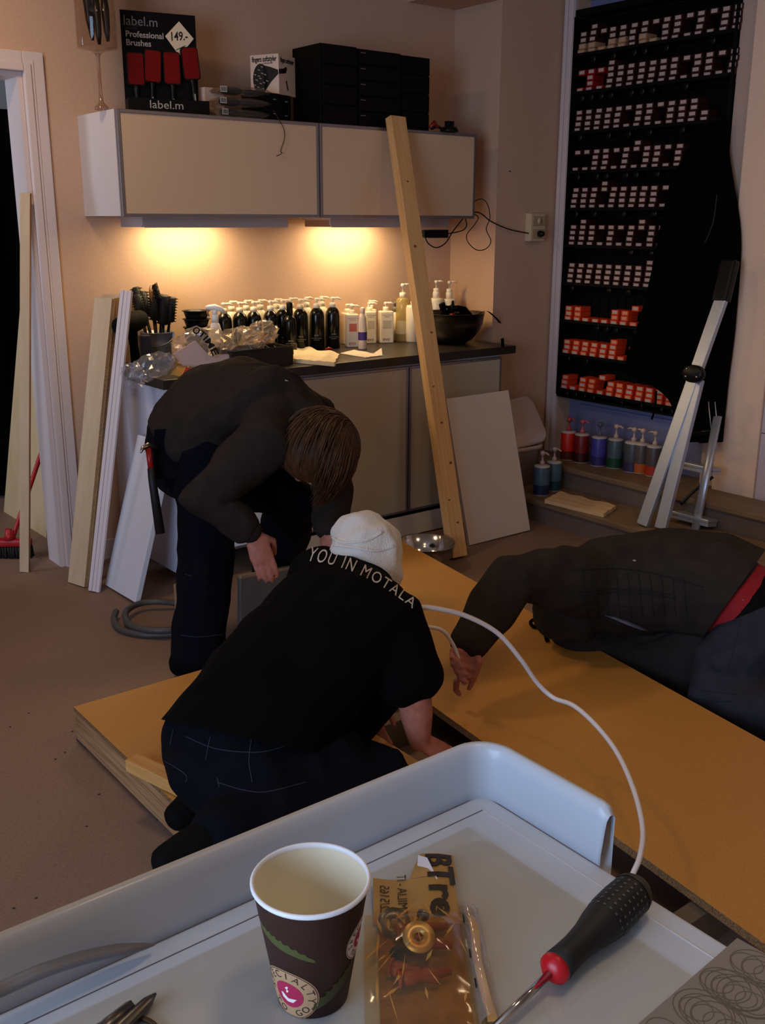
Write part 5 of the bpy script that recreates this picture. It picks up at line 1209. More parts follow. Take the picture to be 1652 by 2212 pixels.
# ---------------------------------------------------------------- patterned sheet, cable strip, pliers tip, ring
PATM = mat('grey_pattern_sheet', (128, 120, 112), .5)
q = thing('patterned_sheet', 'grey sheet printed with fine ring pattern at the trolley corner', 'sheet', P(1500, 2150, 'z', TZ))
zs = TZ+.0035; s00, s10 = P(1592, 2026, 'z', zs), P(1366, 2222, 'z', zs); far = P(1760, 2120, 'z', zs); s01 = s10+(far-s00)
MB().prism([s00, far, s01, s10], (0, 0, -.0025)).build('paper', PATM, q)
ex, ey = (far-s00), (s10-s00); rg = random.Random(3); line = mat('ring_print', (98, 86, 76), .6)
for i in range(7):
    for j in range(5):
        u0, v0 = (i+.5+.5*(j % 2))/6.0, (j+.5)/4.0; rr_ = .024; cen = s00+ex*u0*.9+ey*v0
        if u0 > 1.1 or v0 > 1: continue
        for (dr, dx_) in ((1, 0), (.86, .002), (.55, .006)):
            pts = [cen+ex.normalized()*(rr_*dr*math.cos(t_)+dx_)+ey.normalized()*(rr_*dr*.9*math.sin(t_)+dx_*.5)+V((0, 0, .0002)) for t_ in [2*PI*k/22 for k in range(22)]]
            if all(0 < (p_-s00).dot(ex)/ex.length_squared < 1 and 0 < (p_-s00).dot(ey)/ey.length_squared < 1 for p_ in pts):
                vs = []
                for p_ in pts: dd = (p_-cen).normalized()*.0004; vs += [p_-dd, p_+dd]
                n = len(pts); MB().add(vs, [(2*k, 2*k+1, (2*k+3) % (2*n), (2*k+2) % (2*n)) for k in range(n)]).build('ring_print', line, q)
yp = TY1-.012
strip = catmull([P(-60, 2165, 'y', yp-.02), P(0, 2138, 'y', yp-.012), P(90, 2098, 'y', yp-.008), P(190, 2066, 'y', yp-.004), P(285, 2048, 'y', yp-.002), P(334, 2040, 'y', yp)], 6)
n = len(strip)
q = thing('cable_sheath', 'grey cut cable sheath lying against the trolley rim at left', 'cable', strip[n//2])
MB().tube(strip, [.0075*(1 if k < n*.72 else max(.05, 1-(k-n*.72)/(n*.28))) for k in range(n)], 10, flat=.6).build('sheath', mat('grey_sheath', (112, 112, 116), .5), q)
c_ = catmull(strip, 1); tm_ = text_mesh('UTP  INTELLON', .0055, align='LEFT')
i0 = int(n*.55)
def along(x, y):
    f = min(max(i0+x/.11*(n*.30), 0), n-2); i = int(f); p_ = strip[i].lerp(strip[i+1], f-i); return p_+V((0, -.0052, .002+y*.8))
drape_mesh(tm_, along, mat('faint_print', (84, 84, 88), .6), q)
c = P(262, 2222, 'z', TZ+.006); tip = P(336, 2146, 'z', TZ+.007)
q = thing('pliers', 'tip of steel pliers at the bottom edge of the trolley', 'pliers', c)
d_ = (tip-c); nrm_ = V((-d_.y, d_.x, 0)).normalized()
MB().tube([c-d_*.5, c, c+d_*.75, tip], [.008, .0075, .005, .0012], 8, flat=.7).build('jaw', mat('worn_steel', (110, 106, 104), .35, 1), q)
MB().tube([c-d_*.5+nrm_*.012, c+nrm_*.011, c+d_*.55+nrm_*.009], [.008, .008, .006], 4, flat=.8).build('jaw', mat('worn_steel', ()), q)
c = P(260, 2262, 'z', TZ+.003)
q = tag(MB().tube([c+V((.03*math.cos(t_), .03*math.sin(t_), 0)) for t_ in [2*PI*k/32 for k in range(32)]], .0022, 8, closed=True).build('metal_ring', mat('brown_metal', (84, 66, 46), .4, .7)), 'brown metal ring at the bottom edge of the trolley', 'ring')

q = P(1012, 1787, 'z', TZ)
tag(MB().bx(TX0+.02, q.x, TY0+.02, q.y, TZ+.0005, TZ+.0012).build('clear_sheet', film('clear_plate', (252, 250, 246), .22, .05, .06)), 'clear glossy sheet covering the trolley top', 'sheet')
# ---------------------------------------------------------------- low platform being built
PZ = .118
BOARD = mat('particle_board', (198, 142, 68), .5, noise_=(260, (184, 126, 56), .3, .7), bump=(300, .03))
EDGE = mat('particle_edge', (150, 112, 70), .8, noise_=(260, (92, 64, 38), .35, .65))
SPRU = mat('spruce_side', (190, 148, 104), .6, noise_=(7, (140, 100, 66), .35, .7), stretch=(1, .6, 14))
JST = mat('joist_wood', (120, 104, 86), .7, noise_=(4, (92, 78, 62), .3, .7))
px0, py0 = -.80, -1.60
fr = thing('platform_frame', 'low timber frame of the platform under the chipboard', 'frame', (px0, py0, 0))
MB().bx(px0, px0+.04, py0, -3.30, .012, PZ-.0165, bev=.002).build('side_timber', SPRU, fr)
MB().bx(px0+.0405, -.02, py0, py0-.04, .0, PZ-.0165, bev=.002).build('end_timber', JST, fr)
for y in (-2.18, -2.72, -3.26): MB().bx(px0+.0405, .50, y, y-.045, 0, PZ-.0245, bev=.002).build('joist', JST, fr)
for y in (-1.62, -2.1, -2.35, -2.95): MB().bx(px0+.002, px0+.038, y-.03, y+.03, 0, .0118).build('packing_shim', mat('shim', (70, 60, 52), .8), fr)
q = thing('chipboard_sheet', 'left chipboard sheet of the platform with the kneeling man on it', 'board', (px0, py0, PZ-.016))
MB().bx(px0-.001, -.19, py0+.001, -3.30, PZ-.016, PZ-.0012).build('core', EDGE, q); MB().bx(px0-.001, -.19, py0+.001, -3.30, PZ-.0012, PZ).build('face', BOARD, q)
fa, fb = V((1.005, -.90, 0)), V((.585, -3.30, 0)); na, nb = V((.168, -1.30, 0)), V((-.117, -3.56, 0))
def quad(z0, z1, sh=0):
    return [V((p_.x, p_.y, z0)) for p_ in (fa, fb, nb, na)], (0, 0, z1-z0)
lb = thing('chipboard_sheet', 'long chipboard sheet lying slanted across the platform at right', 'board', (.4, -2.2, PZ))
ZL = PZ+.004
a_, v_ = quad(ZL-.022, ZL-.0012); MB().prism(a_, v_).build('core', EDGE, lb)
a_, v_ = quad(ZL-.0012, ZL); MB().prism(a_, v_).build('face', BOARD, lb)
for (x, y) in ((.3, -2.0), (.1, -2.9), (.6, -1.5)): MB().bx(x-.03, x+.03, y-.2, y+.2, 0, ZL-.0225).build('support_block', JST, fr)
# screws and sawdust specks on the left board are real little heads
for (xp, yp_) in ((178, 1521), (290, 1568), (275, 1620), (230, 1560), (410, 1745)):
    pass
# batten lying on the left board
a, b = P(292, 1650, 'z', PZ+.018), P(475, 1738, 'z', PZ+.018); d_ = (b-a).normalized(); a = a-d_*.012
ba = tag(MB().box((0, 0, 0), (.045, .034, (b-a).length+.03), bev=.0015).build('batten', pine('batten_pine', (222, 168, 98), (196, 140, 76))), 'pale pine batten lying on the left chipboard sheet', 'batten')
ba.matrix_basis = mw_of(a+d_*((b-a).length+.03)/2+V((0, 0, .0005)), basis(d_, V((d_.y, -d_.x, 0))))
# ---------------------------------------------------------------- floor clutter
HOSE = mat('grey_hose', (74, 70, 66), .5)
hc = P(330, 1335, 'z', .012)
pts = []
ctl = [(251, 1320, .03), (246, 1340, .016), (262, 1360, .014), (310, 1371, .014), (370, 1370, .014), (420, 1364, .014), (430, 1340, .014), (405, 1310, .016), (350, 1300, .036), (305, 1303, .036), (275, 1318, .036), (272, 1338, .030), (290, 1354, .034), (340, 1362, .036), (400, 1358, .036)]
tag(MB().tube(catmull([P(x, y, 'z', z) for x, y, z in ctl], 6), .0125, 10).build('grey_hose', HOSE), 'grey ribbed hose coiled on the floor behind the bending man', 'hose')
b = P(388, 1335, 'z', 0)
tag(MB().box((b.x+.01, b.y, .07), (.028, .045, .14), rz(.4), bev=.002).build('wood_block', mat('block_wood', (150, 118, 84), .6)), 'small upright wood block inside the hose coil', 'block')
c = P(925, 1228, 'z', 0); RB = .134
t = thing('steel_bowl', 'small shiny steel bowl on the floor behind the chipboard', 'bowl', (c.x, c.y, 0))
MB().lathe([(.05, .001), (.06, .003), (.095, .025), (.122, .065), (RB, .118), (RB+.004, .119), (RB+.003, .121), (RB-.003, .119), (.118, .066), (.09, .029), (.05, .008), (.001, .007)], (c.x, c.y+.02, 0), 40).build('shell', STEEL, t)
# grey panel that the bending man is holding
g = [P(515, 1247, 'y', -1.30), P(700, 1195, 'y', -1.20), P(760, 1330, 'y', -1.42), P(430, 1440, 'y', -1.56)]
g[2].z = .02; g[3].z = .02
tl_, tr_ = V((.02, -1.36, .27)), V((.62, -1.30, .27)); 
tl_ = P(517, 1246, 'y', -1.40); tr_ = P(640, 1222, 'y', -1.34); dd = (tr_-tl_); dd.z = 0; dd.normalize()
q = thing('grey_board', 'grey panel with wooden edge held by the bending man', 'panel', (tl_.x, tl_.y, 0))
tl_.z = P(517, 1246, 'y', tl_.y).z; Lp = .30; hgt = tl_.z-.001
Rp = basis(V((-.16, -.0, 1)), dd); Rp = basis(V((.10, .10, 1)), dd)
bl0 = tl_-Rp @ V((0, 0, hgt/(Rp @ V((0, 0, 1))).z))
me = MB().box((Lp/2, 0, hgt/2-.004), (Lp, .018, hgt-.012)).mesh('sheet', mat('panel_grey', (96, 92, 86), .6)); put('sheet', me, q, mw_of(bl0+V((0, 0, .008)), Rp))
me = MB().box((Lp/2, 0, hgt-.005), (Lp, .020, .010)).mesh('edge_strip', mat('panel_edge', (150, 122, 92), .6)); put('edge_strip', me, q, mw_of(bl0+V((0, 0, .008)), Rp))
# sawdust and chips on the floor
rg = random.Random(21)
chipm = MB().add([(-.004, -.002, 0), (.004, -.003, 0), (.003, .003, 0), (-.002, .003, 0), (0, 0, .002)], [(0, 1, 4), (1, 2, 4), (2, 3, 4), (3, 0, 4), (3, 2, 1, 0)]).mesh('wood_chip', mat('chip_brown', (52, 36, 26), .8))
ORD = ['nearest', 'second', 'third', 'fourth', 'fifth', 'sixth', 'seventh', 'eighth', 'ninth', 'tenth', 'eleventh', 'farthest']
for ki, (x, y) in enumerate(sorted(((62, 1541), (22, 1570), (156, 1580), (140, 1625), (214, 1716), (88, 1207), (78, 1238), (120, 1640), (187, 1785), (78, 1940), (30, 1962), (140, 1264)), key=lambda q_: q_[1])):
    o = put('wood_chip', chipm, None, mw_of(P(x, y, 'z', .0005), rz(rg.uniform(0, 6)))); tag(o, 'tiny dark wood chip on the left floor, %s from the doorway' % ORD[ki], 'wood chip', 'wood chips on the floor')
# ---------------------------------------------------------------- white cable
CAB = mat('white_cable', (222, 212, 208), .35)
cp = [(790, 1400, 2.42), (850, 1335, 2.40), (900, 1313, 2.42), (950, 1316, 2.46), (1010, 1332, 2.52), (1075, 1368, 2.58), (1125, 1425, 2.62), (1160, 1475, 2.66), (1195, 1507, 2.66), (1240, 1525, 2.60), (1290, 1570, 2.52), (1335, 1630, 2.42), (1370, 1710, 2.30), (1388, 1790, 2.20), (1382, 1850, 2.13), (1364, 1895, 2.10), (1345, 1960, 2.08)]
tag(MB().tube(catmull([D(*q_) for q_ in cp], 7), .0062, 10).build('white_cable', CAB), 'long white cable arching over the chipboard to the trolley', 'cable')
cp = [(905, 1358, 2.9), (930, 1355, 2.9), (958, 1364, 2.91), (978, 1392, 2.93), (990, 1422, 2.95), (999, 1450, 2.97), (1001, 1478, 2.985)]
tag(MB().tube(catmull([D(*q_) for q_ in cp], 6), .0058, 10).build('white_cable', CAB), 'short bend of white cable gripped in the fist over the chipboard', 'cable')
# ---------------------------------------------------------------- people
def limb(mb, pts, rad, side=None, seg=16, cap=True):
    """closed loft along pts; rad = radius or (along side, across); rounded ends"""
    pts = [V(q) for q in pts]; rad = [r if isinstance(r, tuple) else (r, r) for r in rad]
    P2, R2 = [], []
    if cap:
        t = (pts[0]-pts[1]).normalized()
        for k in (1, .8, .45): P2.append(pts[0]+t*(min(rad[0])*k*.9)); c = math.sqrt(max(0, 1-k*k)) if k < 1 else .06; R2.append((rad[0][0]*c, rad[0][1]*c))
    P2 += pts; R2 += rad
    if cap:
        t = (pts[-1]-pts[-2]).normalized()
        for k in (.45, .8, 1): P2.append(pts[-1]+t*(min(rad[-1])*k*.9)); c = math.sqrt(max(0, 1-k*k)) if k < 1 else .06; R2.append((rad[-1][0]*c, rad[-1][1]*c))
    n = len(P2); vs = []; fs = []; nx = None
    for i in range(n):
        a, b = P2[max(i-1, 0)], P2[min(i+1, n-1)]; t = (b-a).normalized()
        ref = V(side) if side is not None else (nx if nx is not None else t.orthogonal())
        nx = (ref-t*ref.dot(t)).normalized(); ny = t.cross(nx)
        for k in range(seg): an = 2*PI*k/seg; vs.append(P2[i]+nx*(R2[i][0]*math.cos(an))+ny*(R2[i][1]*math.sin(an)))
    for i in range(n-1):
        for k in range(seg): fs.append((i*seg+k, i*seg+(k+1) % seg, (i+1)*seg+(k+1) % seg, (i+1)*seg+k))
    fs += [list(range(seg))[::-1], [(n-1)*seg+k for k in range(seg)]]
    return mb.add(vs, fs)
def ball(mb, c, r, R=None, seg=16):
    pr = [(max(math.sin(PI*k/10), .02)*1.0, -math.cos(PI*k/10)) for k in range(11)]
    vs = []; c = V(c)
    o = MB().lathe(pr, (0, 0, 0), seg)
    vs = [c+((R @ V((q[0]*r[0], q[1]*r[1], q[2]*r[2]))) if R else V((q[0]*r[0], q[1]*r[1], q[2]*r[2]))) for q in o.v]
    return mb.add(vs, o.f)
def fuse(mb, name, m, parent=None, voxel=.010, smooth=4, wr=None, mw=None, cut=None):
    """melt the collected solids into one continuous surface; wr=(scale, amplitude, stretch) adds cloth folds"""
    me = mb.mesh(name, m); o = bpy.data.objects.new(name, me); COL.objects.link(o)
    r = o.modifiers.new('r', 'REMESH'); r.mode = 'VOXEL'; r.voxel_size = voxel; r.use_smooth_shade = True
    s = o.modifiers.new('s', 'SMOOTH'); s.iterations = smooth; s.factor = .5
    dg = bpy.context.evaluated_depsgraph_get(); dg.update(); me2 = bpy.data.meshes.new_from_object(o.evaluated_get(dg)); me2.name = name
    bpy.data.objects.remove(o); bpy.data.meshes.remove(me)
    if wr:
        sc, amp, st, sd = wr
        vn = [v_.normal.copy() for v_ in me2.vertices]
        for v_, n_ in zip(me2.vertices, vn):
            q = V((v_.co.x*st[0], v_.co.y*st[1], v_.co.z*st[2]))*sc+V((sd, sd*1.7, 0))
            f = 1-2*abs(noise.noise(q)); v_.co += n_*(amp*f+amp*.5*noise.noise(q*2.3))
    if cut:                                       # open hems: drop everything beyond a plane
        bm = bmesh.new(); bm.from_mesh(me2)
        for (co, no) in cut:
            bmesh.ops.bisect_plane(bm, geom=bm.verts[:]+bm.edges[:]+bm.faces[:], plane_co=co, plane_no=no, clear_outer=True)
        bm.to_mesh(me2); bm.free()
    me2.materials.clear(); me2.materials.append(m if not isinstance(m, list) else m[0])
    for p_ in me2.polygons: p_.use_smooth = True
    return put(name, me2, parent)
def bvh_of(o):
    me = o.data; return BVHTree.FromPolygons([v_.co.copy() for v_ in me.vertices], [list(p_.vertices) for p_ in me.polygons])
def snap(bvh, p_, off=.001):
    co, n_, i, d_ = bvh.find_nearest(p_); return co+n_*off
def from_cam(bvh, x, y, off=.0015):
    d_ = ((x-826)/CAM_F*RT-(y-1106)/CAM_F*UP+FW).normalized(); co, n_, i, t = bvh.ray_cast(CAM_LOC, d_)
    return (co+n_*off) if co else None
def stitch(bvh, pxs, r, m, parent, name='stitching', off=.001, n=8):
    """seam laid on the cloth through points measured on it"""
    pts = []
    for q in catmull([V((x, y, 0)) for x, y in pxs], n):
        h_ = from_cam(bvh, q.x, q.y, off)
        if h_ is not None and (not pts or (h_-pts[-1]).length < .08): pts.append(h_)
    if len(pts) > 2: return MB().tube(pts, r, 5).build(name, m, parent)
def finger(mb, base, d1, curl_ax, L, r, curl):
    """three bent segments from the knuckle"""
    p_ = V(base); d_ = V(d1).normalized(); pts = [p_]
    for k, f in enumerate((.45, .32, .23)):
        p_ = p_+d_*(L*f); pts.append(p_); d_ = Matrix.Rotation(curl[k], 3, V(curl_ax)) @ d_
    limb(mb, pts, [r, r*.95, r*.85, r*.7], seg=10)
def hand(mb, wrist, dirn, palm_n, across, L=.185, curl=(.5, .6, .5), thumb=1, spread=.02):
    """palm, four fingers and a thumb; palm_n is the side the fingers curl towards, across points to the thumb side"""
    d_ = V(dirn).normalized(); a = V(across); a = (a-d_*a.dot(d_)).normalized(); n_ = V(palm_n); n_ = (n_-d_*n_.dot(d_)-a*n_.dot(a)).normalized()
    ax = d_.cross(n_)
    pl = L*.50; w_ = V(wrist)
    limb(mb, [w_, w_+d_*pl*.35, w_+d_*pl*.8, w_+d_*pl], [(.026, .019), (.036, .016), (.041, .014), (.038, .012)], side=a)
    for k, (o_, f) in enumerate(((.030, .43), (.010, .48), (-.010, .45), (-.029, .36))):
        finger(mb, w_+d_*pl*.92+a*o_, d_+a*(o_*.8)*spread*20, ax, L*f, .0092 if k < 3 else .008, curl)
    tb = w_+d_*pl*.25+a*.026; td = (d_*.55+a*.65+n_*.45*thumb).normalized()
    limb(mb, [tb, tb+td*.042, tb+td*.042+(d_*.8+n_*.5-a*.05).normalized()*.030, tb+td*.042+(d_*.8+n_*.5-a*.1).normalized()*.055], [.014, .0115, .010, .008], seg=10)
def head(mb, c, fwd, upv, s=1.0):
    """skull, jaw, nose, brow, eyes, mouth, ears; c = centre of the skull"""
    f = V(fwd).normalized(); u = V(upv); u = (u-f*u.dot(f)).normalized(); r = f.cross(u); R = Matrix((r, f, u)).transposed(); c = V(c)
    g = lambda x, y, z: c+R @ V((x*s, y*s, z*s))
    ball(mb, g(0, -.008, .03), (.076*s, .096*s, .088*s), R); ball(mb, g(0, .022, -.045), (.058*s, .066*s, .072*s), R)
    limb(mb, [g(0, .085, .012), g(0, .104, -.018), g(0, .100, -.028)], [.008*s, .013*s, .012*s], seg=8)
    limb(mb, [g(-.04, .078, .022), g(0, .088, .022), g(.04, .078, .022)], [.009*s]*3, seg=8)
    for e in (-1, 1):
        ball(mb, g(.031*e, .074, .004), (.012*s, .010*s, .009*s), R, 10); limb(mb, [g(.076*e, -.006, .016), g(.084*e, -.016, .0), g(.076*e, -.006, -.022)], [.010*s, .012*s, .008*s], seg=8)
    limb(mb, [g(-.022, .082, -.052), g(0, .090, -.052), g(.022, .082, -.052)], [.006*s, .008*s, .006*s], seg=8); ball(mb, g(0, .07, -.092), (.02*s, .018*s, .016*s), R, 10)
    return R, g
SKIN = mat('skin', (176, 112, 92), .55, noise_=(60, (164, 98, 80), .35, .65))
DENIM = mat('dark_denim', (12, 14, 22), .9, noise_=(420, (9, 10, 16), .35, .65), bump=(500, .2), spec=.1)
STI = mat('denim_stitch', (48, 52, 64), .8, spec=.1)

# ================================================================= kneeling man in the black T-shirt
Rs, Ls = D(852, 1352, 2.42), D(692, 1246, 2.70); lat = (Ls-Rs).normalized()
pel = D(505, 1632, 2.30); wst = D(566, 1535, 2.34); mid = D(655, 1425, 2.42); che = D(748, 1325, 2.50); nek = D(792, 1262, 2.60); hd = D(790, 1188, 2.68)
face = (V((1, .12, 0))*.55+V((0, 0, -.85))).normalized(); crown = V((.85, .1, .55))
Rh, Lh = pel-lat*.095, pel+lat*.095
Re, Rw_ = D(893, 1492, 2.38), D(906, 1600, 2.46); Le, Lw_ = D(765, 1420, 2.92), D(782, 1515, 2.88)
Rk, Lk = D(835, 1668, 2.36), D(690, 1600, 2.78)
Ra, La_ = D(478, 1800, 2.06), D(470, 1700, 2.50)
Rk.z = max(Rk.z, .118+.075); Lk.z = .118+.08; Ra.z = max(Ra.z, .118+.06); La_.z = .118+.06
b = MB(); S = lat
limb(b, [pel, wst, mid, che], [(.16, .11), (.14, .10), (.15, .105), (.165, .10)], S); limb(b, [che, nek, hd], [(.12, .08), .058, .055], S)
for (s_, e_, w_) in ((Rs, Re, Rw_), (Ls, Le, Lw_)): limb(b, [che.lerp(s_, .6), s_, s_.lerp(e_, .5), e_, e_.lerp(w_, .45), w_], [.06, .052, .047, .042, .040, .027])
for (h_, k_, a_) in ((Rh, Rk, Ra), (Lh, Lk, La_)): limb(b, [h_, h_.lerp(k_, .5), k_, k_.lerp(a_, .45), a_], [.085, .075, .058, .055, .038])
head(b, hd-UP*.012, face, crown, .80)
hand(b, Rw_, V((.30, .10, -.45))+RT*.35, V((-.2, .6, -.3)), V((-.3, .4, .5)), curl=(.5, .7, .5)); hand(b, Lw_, V((.25, -.12, -.85)), V((0, -1, 0)), V((.4, 0, .5)), curl=(.4, .5, .4))
man = fuse(b, 'person', SKIN, None, .0058, 3); tag(man, 'kneeling man in black T-shirt and white beanie reaching under the board', 'person')
# T-shirt
b = MB()
limb(b, [pel.lerp(wst, -.35), pel.lerp(wst, .3), wst, mid, che, che.lerp(nek, .55), nek], [(.212, .162), (.208, .155), (.20, .146), (.205, .140), (.215, .130), (.135, .095), (.075, .07)], S)
limb(b, [Rs.lerp(Ls, .05), Rs.lerp(Ls, .5), Rs.lerp(Ls, .95)], [(.072, .08), (.10, .105), (.072, .08)])
limb(b, [D(640, 1570, 2.40), D(745, 1545, 2.50), D(815, 1480, 2.52)], [.10, .085, .07])
for (s_, e_) in ((Rs, Re), (Ls, Le)): limb(b, [che.lerp(s_, .4), s_, s_.lerp(e_, .45), s_.lerp(e_, .80)], [.095, .082, .077, .074])
hl, hrp = D(330, 1550, 2.36), D(740, 1640, 2.30); hem = hl; ax_ = (hrp-hl).cross(hl-CAM_LOC).normalized()
ax_ = ax_ if ax_.dot(wst-pel) > 0 else -ax_
TEE = mat('black_tshirt', (7, 6, 6), .95, spec=.08)
tee = fuse(b, 'tshirt', TEE, man, .011, 5, (6.0, .010, (1, 1, 1), 3.1), cut=[(hem, -ax_)])
bv = bvh_of(tee)
# lettering across the shoulders, laid on the shirt
tx = text_mesh('YOU IN MOTALA', .1, bold=0, space=1.22, sx=.84)
W_ = max(v_.co.x for v_ in tx.vertices)*2
def back(x, y):
    s_ = x/W_+.5; cx_ = 668+s_*226; cy_ = 1200+26*s_+82*s_*s_
    a_ = .35+.28*s_; k_ = 460*(1.0-.35*s_)
    bx_, by_ = cx_+y*math.sin(a_)*k_*.9, cy_-y*math.cos(a_)*k_
    h_ = from_cam(bv, bx_, by_, .0025)
    return h_ if h_ is not None else D(bx_, by_, 2.55)
drape_mesh(tx, back, mat('shirt_print', (196, 186, 176), .7), tee, cuts=3)
# jeans
b = MB()
limb(b, [pel.lerp(wst, .75), pel.lerp(wst, .35), pel, pel-(wst-pel)*.35], [(.178, .128), (.185, .135), (.19, .145), (.16, .12)], S)
for sgn, (h_, k_, a_) in ((-1, (Rh, Rk, Ra)), (1, (Lh, Lk, La_))):
    limb(b, [h_-(wst-pel)*.12, h_.lerp(k_, .35), h_.lerp(k_, .75), k_, k_.lerp(a_, .4), k_.lerp(a_, .8), a_], [.125, .108, .090, .080, .078, .070, .066])
jn = fuse(b, 'jeans', DENIM, man, .011, 4, (9, .006, (1, 1, 1), 1.3)  )
bj = bvh_of(jn)
for pxs in ([(455, 1590), (445, 1640)], [(548, 1570), (538, 1640), (545, 1690)], [(375, 1575), (368, 1610)], [(470, 1690), (560, 1712), (660, 1690)], [(400, 1590), (470, 1618), (560, 1625), (620, 1610)], [(350, 1640), (400, 1672), (402, 1690)], [(470, 1680), (474, 1700)]): stitch(bj, pxs, .0012, STI, jn)
# striped underwear edge
b = MB(); limb(b, [pel.lerp(wst, .60), pel.lerp(wst, .80), pel.lerp(wst, .95)], [(.182, .131), (.180, .129), (.178, .127)], S)
UW = mat('striped_underwear', (30, 32, 44), .8); un = fuse(b, 'underwear', UW, man, .010, 3)
nt = UW.node_tree; wv = nt.nodes.new('ShaderNodeTexWave'); tc = nt.nodes.new('ShaderNodeTexCoord'); wv.inputs['Scale'].default_value = 30; wv.bands_direction = 'DIAGONAL'
cr = nt.nodes.new('ShaderNodeValToRGB'); cr.color_ramp.elements[0].position = .5; cr.color_ramp.elements[1].position = .56; cr.color_ramp.elements[0].color = srgb(24, 26, 38); cr.color_ramp.elements[1].color = srgb(130, 134, 150)
nt.links.new(tc.outputs['Object'], wv.inputs['Vector']); nt.links.new(wv.outputs['Color'], cr.inputs[0]); nt.links.new(cr.outputs[0], nt.nodes['Principled BSDF'].inputs['Base Color'])
# shoe
for a_, k_ in ((Ra, Rk), (La_, Lk)):
    b = MB(); d_ = (a_-k_).normalized(); limb(b, [a_, a_+d_*.06+V((0, 0, -.005)), a_+d_*.13+V((0, 0, -.02))], [(.045, .05), (.042, .045), (.036, .03)]); fuse(b, 'shoe', BLACKM, man, .008, 3)
# belt tool and hair
b = MB(); f_ = face; u_ = crown; u_ = (u_-f_*u_.dot(f_)).normalized()
limb(b, [D(838, 1236, 2.66), D(850, 1246, 2.65)], [.03, .02])
fuse(b, 'hair', mat('dark_hair', (38, 24, 16), .7), man, .007, 3)
# beanie: knitted cap, folded brim, slumped top
b = MB(); hc_ = D(787, 1176, 2.66); R_h = basis(hd-nek, lat)
HAT = mat('cream_fleece', (214, 206, 196), .95, bump=(260, .5), sheen=.3)
axh = (D(745, 1130, 2.70)-D(812, 1215, 2.64)).normalized()
limb(b, [D(802, 1232, 2.645), D(795, 1210, 2.655), D(786, 1178, 2.67), D(778, 1154, 2.68)], [(.078, .080), (.092, .094), (.094, .096), (.070, .072)], RT)
limb(b, [D(752, 1154, 2.68), D(736, 1144, 2.68), D(748, 1133, 2.69), D(775, 1135, 2.69)], [.040, .026, .024, .03]); limb(b, [D(812, 1154, 2.68), D(836, 1176, 2.67)], [.040, .038])
hat = fuse(b, 'beanie', HAT, man, .008, 3, (11, .009, (1, 1, 1), 5.2))
bh = bvh_of(hat)
for pxs in ([(722, 1178), (760, 1182), (812, 1190), (850, 1180)], [(716, 1160), (740, 1172), (790, 1168), (825, 1150)]): stitch(bh, pxs, .005, HAT, hat, 'fold', off=-.001)

# ================================================================= standing man bending over
lt = V((-.10, .99, 0)).normalized()                    # his left
pel = D(412, 945, 3.52); wst = D(455, 890, 3.50); mid = D(520, 868, 3.46); che = D(605, 885, 3.40); nek = D(655, 925, 3.33); hd = D(692, 975, 3.26)
Rs, Ls = D(575, 950, 3.22), D(668, 905, 3.56)
Re, Rw_ = D(436, 1085, 3.20), D(548, 1152, 3.24); Le, Lw_ = D(725, 1060, 3.55), D(705, 1150, 3.42)
Rh, Lh = pel-lt*.09-V((0, 0, .03)), pel+lt*.09-V((0, 0, .03))
Rk, Ra = D(446, 1200, 3.52), P(425, 1408, 'z', .09); Lk, La_ = D(630, 1085, 3.62), P(585, 1268, 'z', .09)
b = MB()
limb(b, [pel, wst, mid, che], [(.155, .11), (.135, .10), (.15, .105), (.165, .10)], lt); limb(b, [che, nek, hd], [(.11, .08), .056, .055], lt)
for (s_, e_, w_) in ((Rs, Re, Rw_), (Ls, Le, Lw_)): limb(b, [che.lerp(s_, .6), s_, s_.lerp(e_, .5), e_, e_.lerp(w_, .45), w_], [.058, .050, .045, .040, .038, .028])
for (h_, k_, a_) in ((Rh, Rk, Ra), (Lh, Lk, La_)): limb(b, [h_, h_.lerp(k_, .5), k_, k_.lerp(a_, .45), a_, a_-V((0, 0, .05))], [.085, .073, .056, .055, .038, .036])
face = V((.30, .30, -.90)).normalized(); crown = V((.80, -.25, .45)); head(b, hd, face, crown, .94)
hand(b, Rw_, (D(576, 1235, 3.26)-Rw_), V((.2, .9, 0)), V((.75, -.25, .2)), L=.19, curl=(.25, .45, .4)); hand(b, Lw_, V((.0, -.3, -.9)), V((.6, -.2, 0)), V((.3, -.9, 0)), L=.19, curl=(.3, .5, .4))
man = fuse(b, 'person', SKIN, None, .0058, 3); tag(man, 'young man in dark sweater bending down in front of the worktop', 'person')
SWE = mat('dark_brown_sweater', (46, 39, 35), .95, noise_=(30, (40, 34, 30), .3, .7), bump=(400, .15), spec=.1)
b = MB()
limb(b, [pel.lerp(wst, .15), wst, mid, che, che.lerp(nek, .6), nek], [(.185, .145), (.185, .142), (.19, .14), (.195, .13), (.12, .10), (.085, .08)], lt)
limb(b, [Rs.lerp(Ls, .08), Rs.lerp(Ls, .92)], [.085, .085])
for (s_, e_, w_) in ((Rs, Re, Rw_), (Ls, Le, Lw_)): limb(b, [che.lerp(s_, .5), s_, s_.lerp(e_, .5), e_, e_.lerp(w_, .5), e_.lerp(w_, .85)], [.10, .088, .076, .070, .060, .044])
sw = fuse(b, 'sweater', SWE, man, .011, 4, (6.0, .014, (1, 1, 1), 7.7), cut=[(Rw_.lerp(Re, .10), (Rw_-Re))] if False else None)
for (e_, w_) in ((Re, Rw_), (Le, Lw_)):
    b = MB(); limb(b, [e_.lerp(w_, .84), e_.lerp(w_, .94)], [.044, .041]); fuse(b, 'cuff', SWE, man, .008, 3)
bs = bvh_of(sw)
pmk = MB()
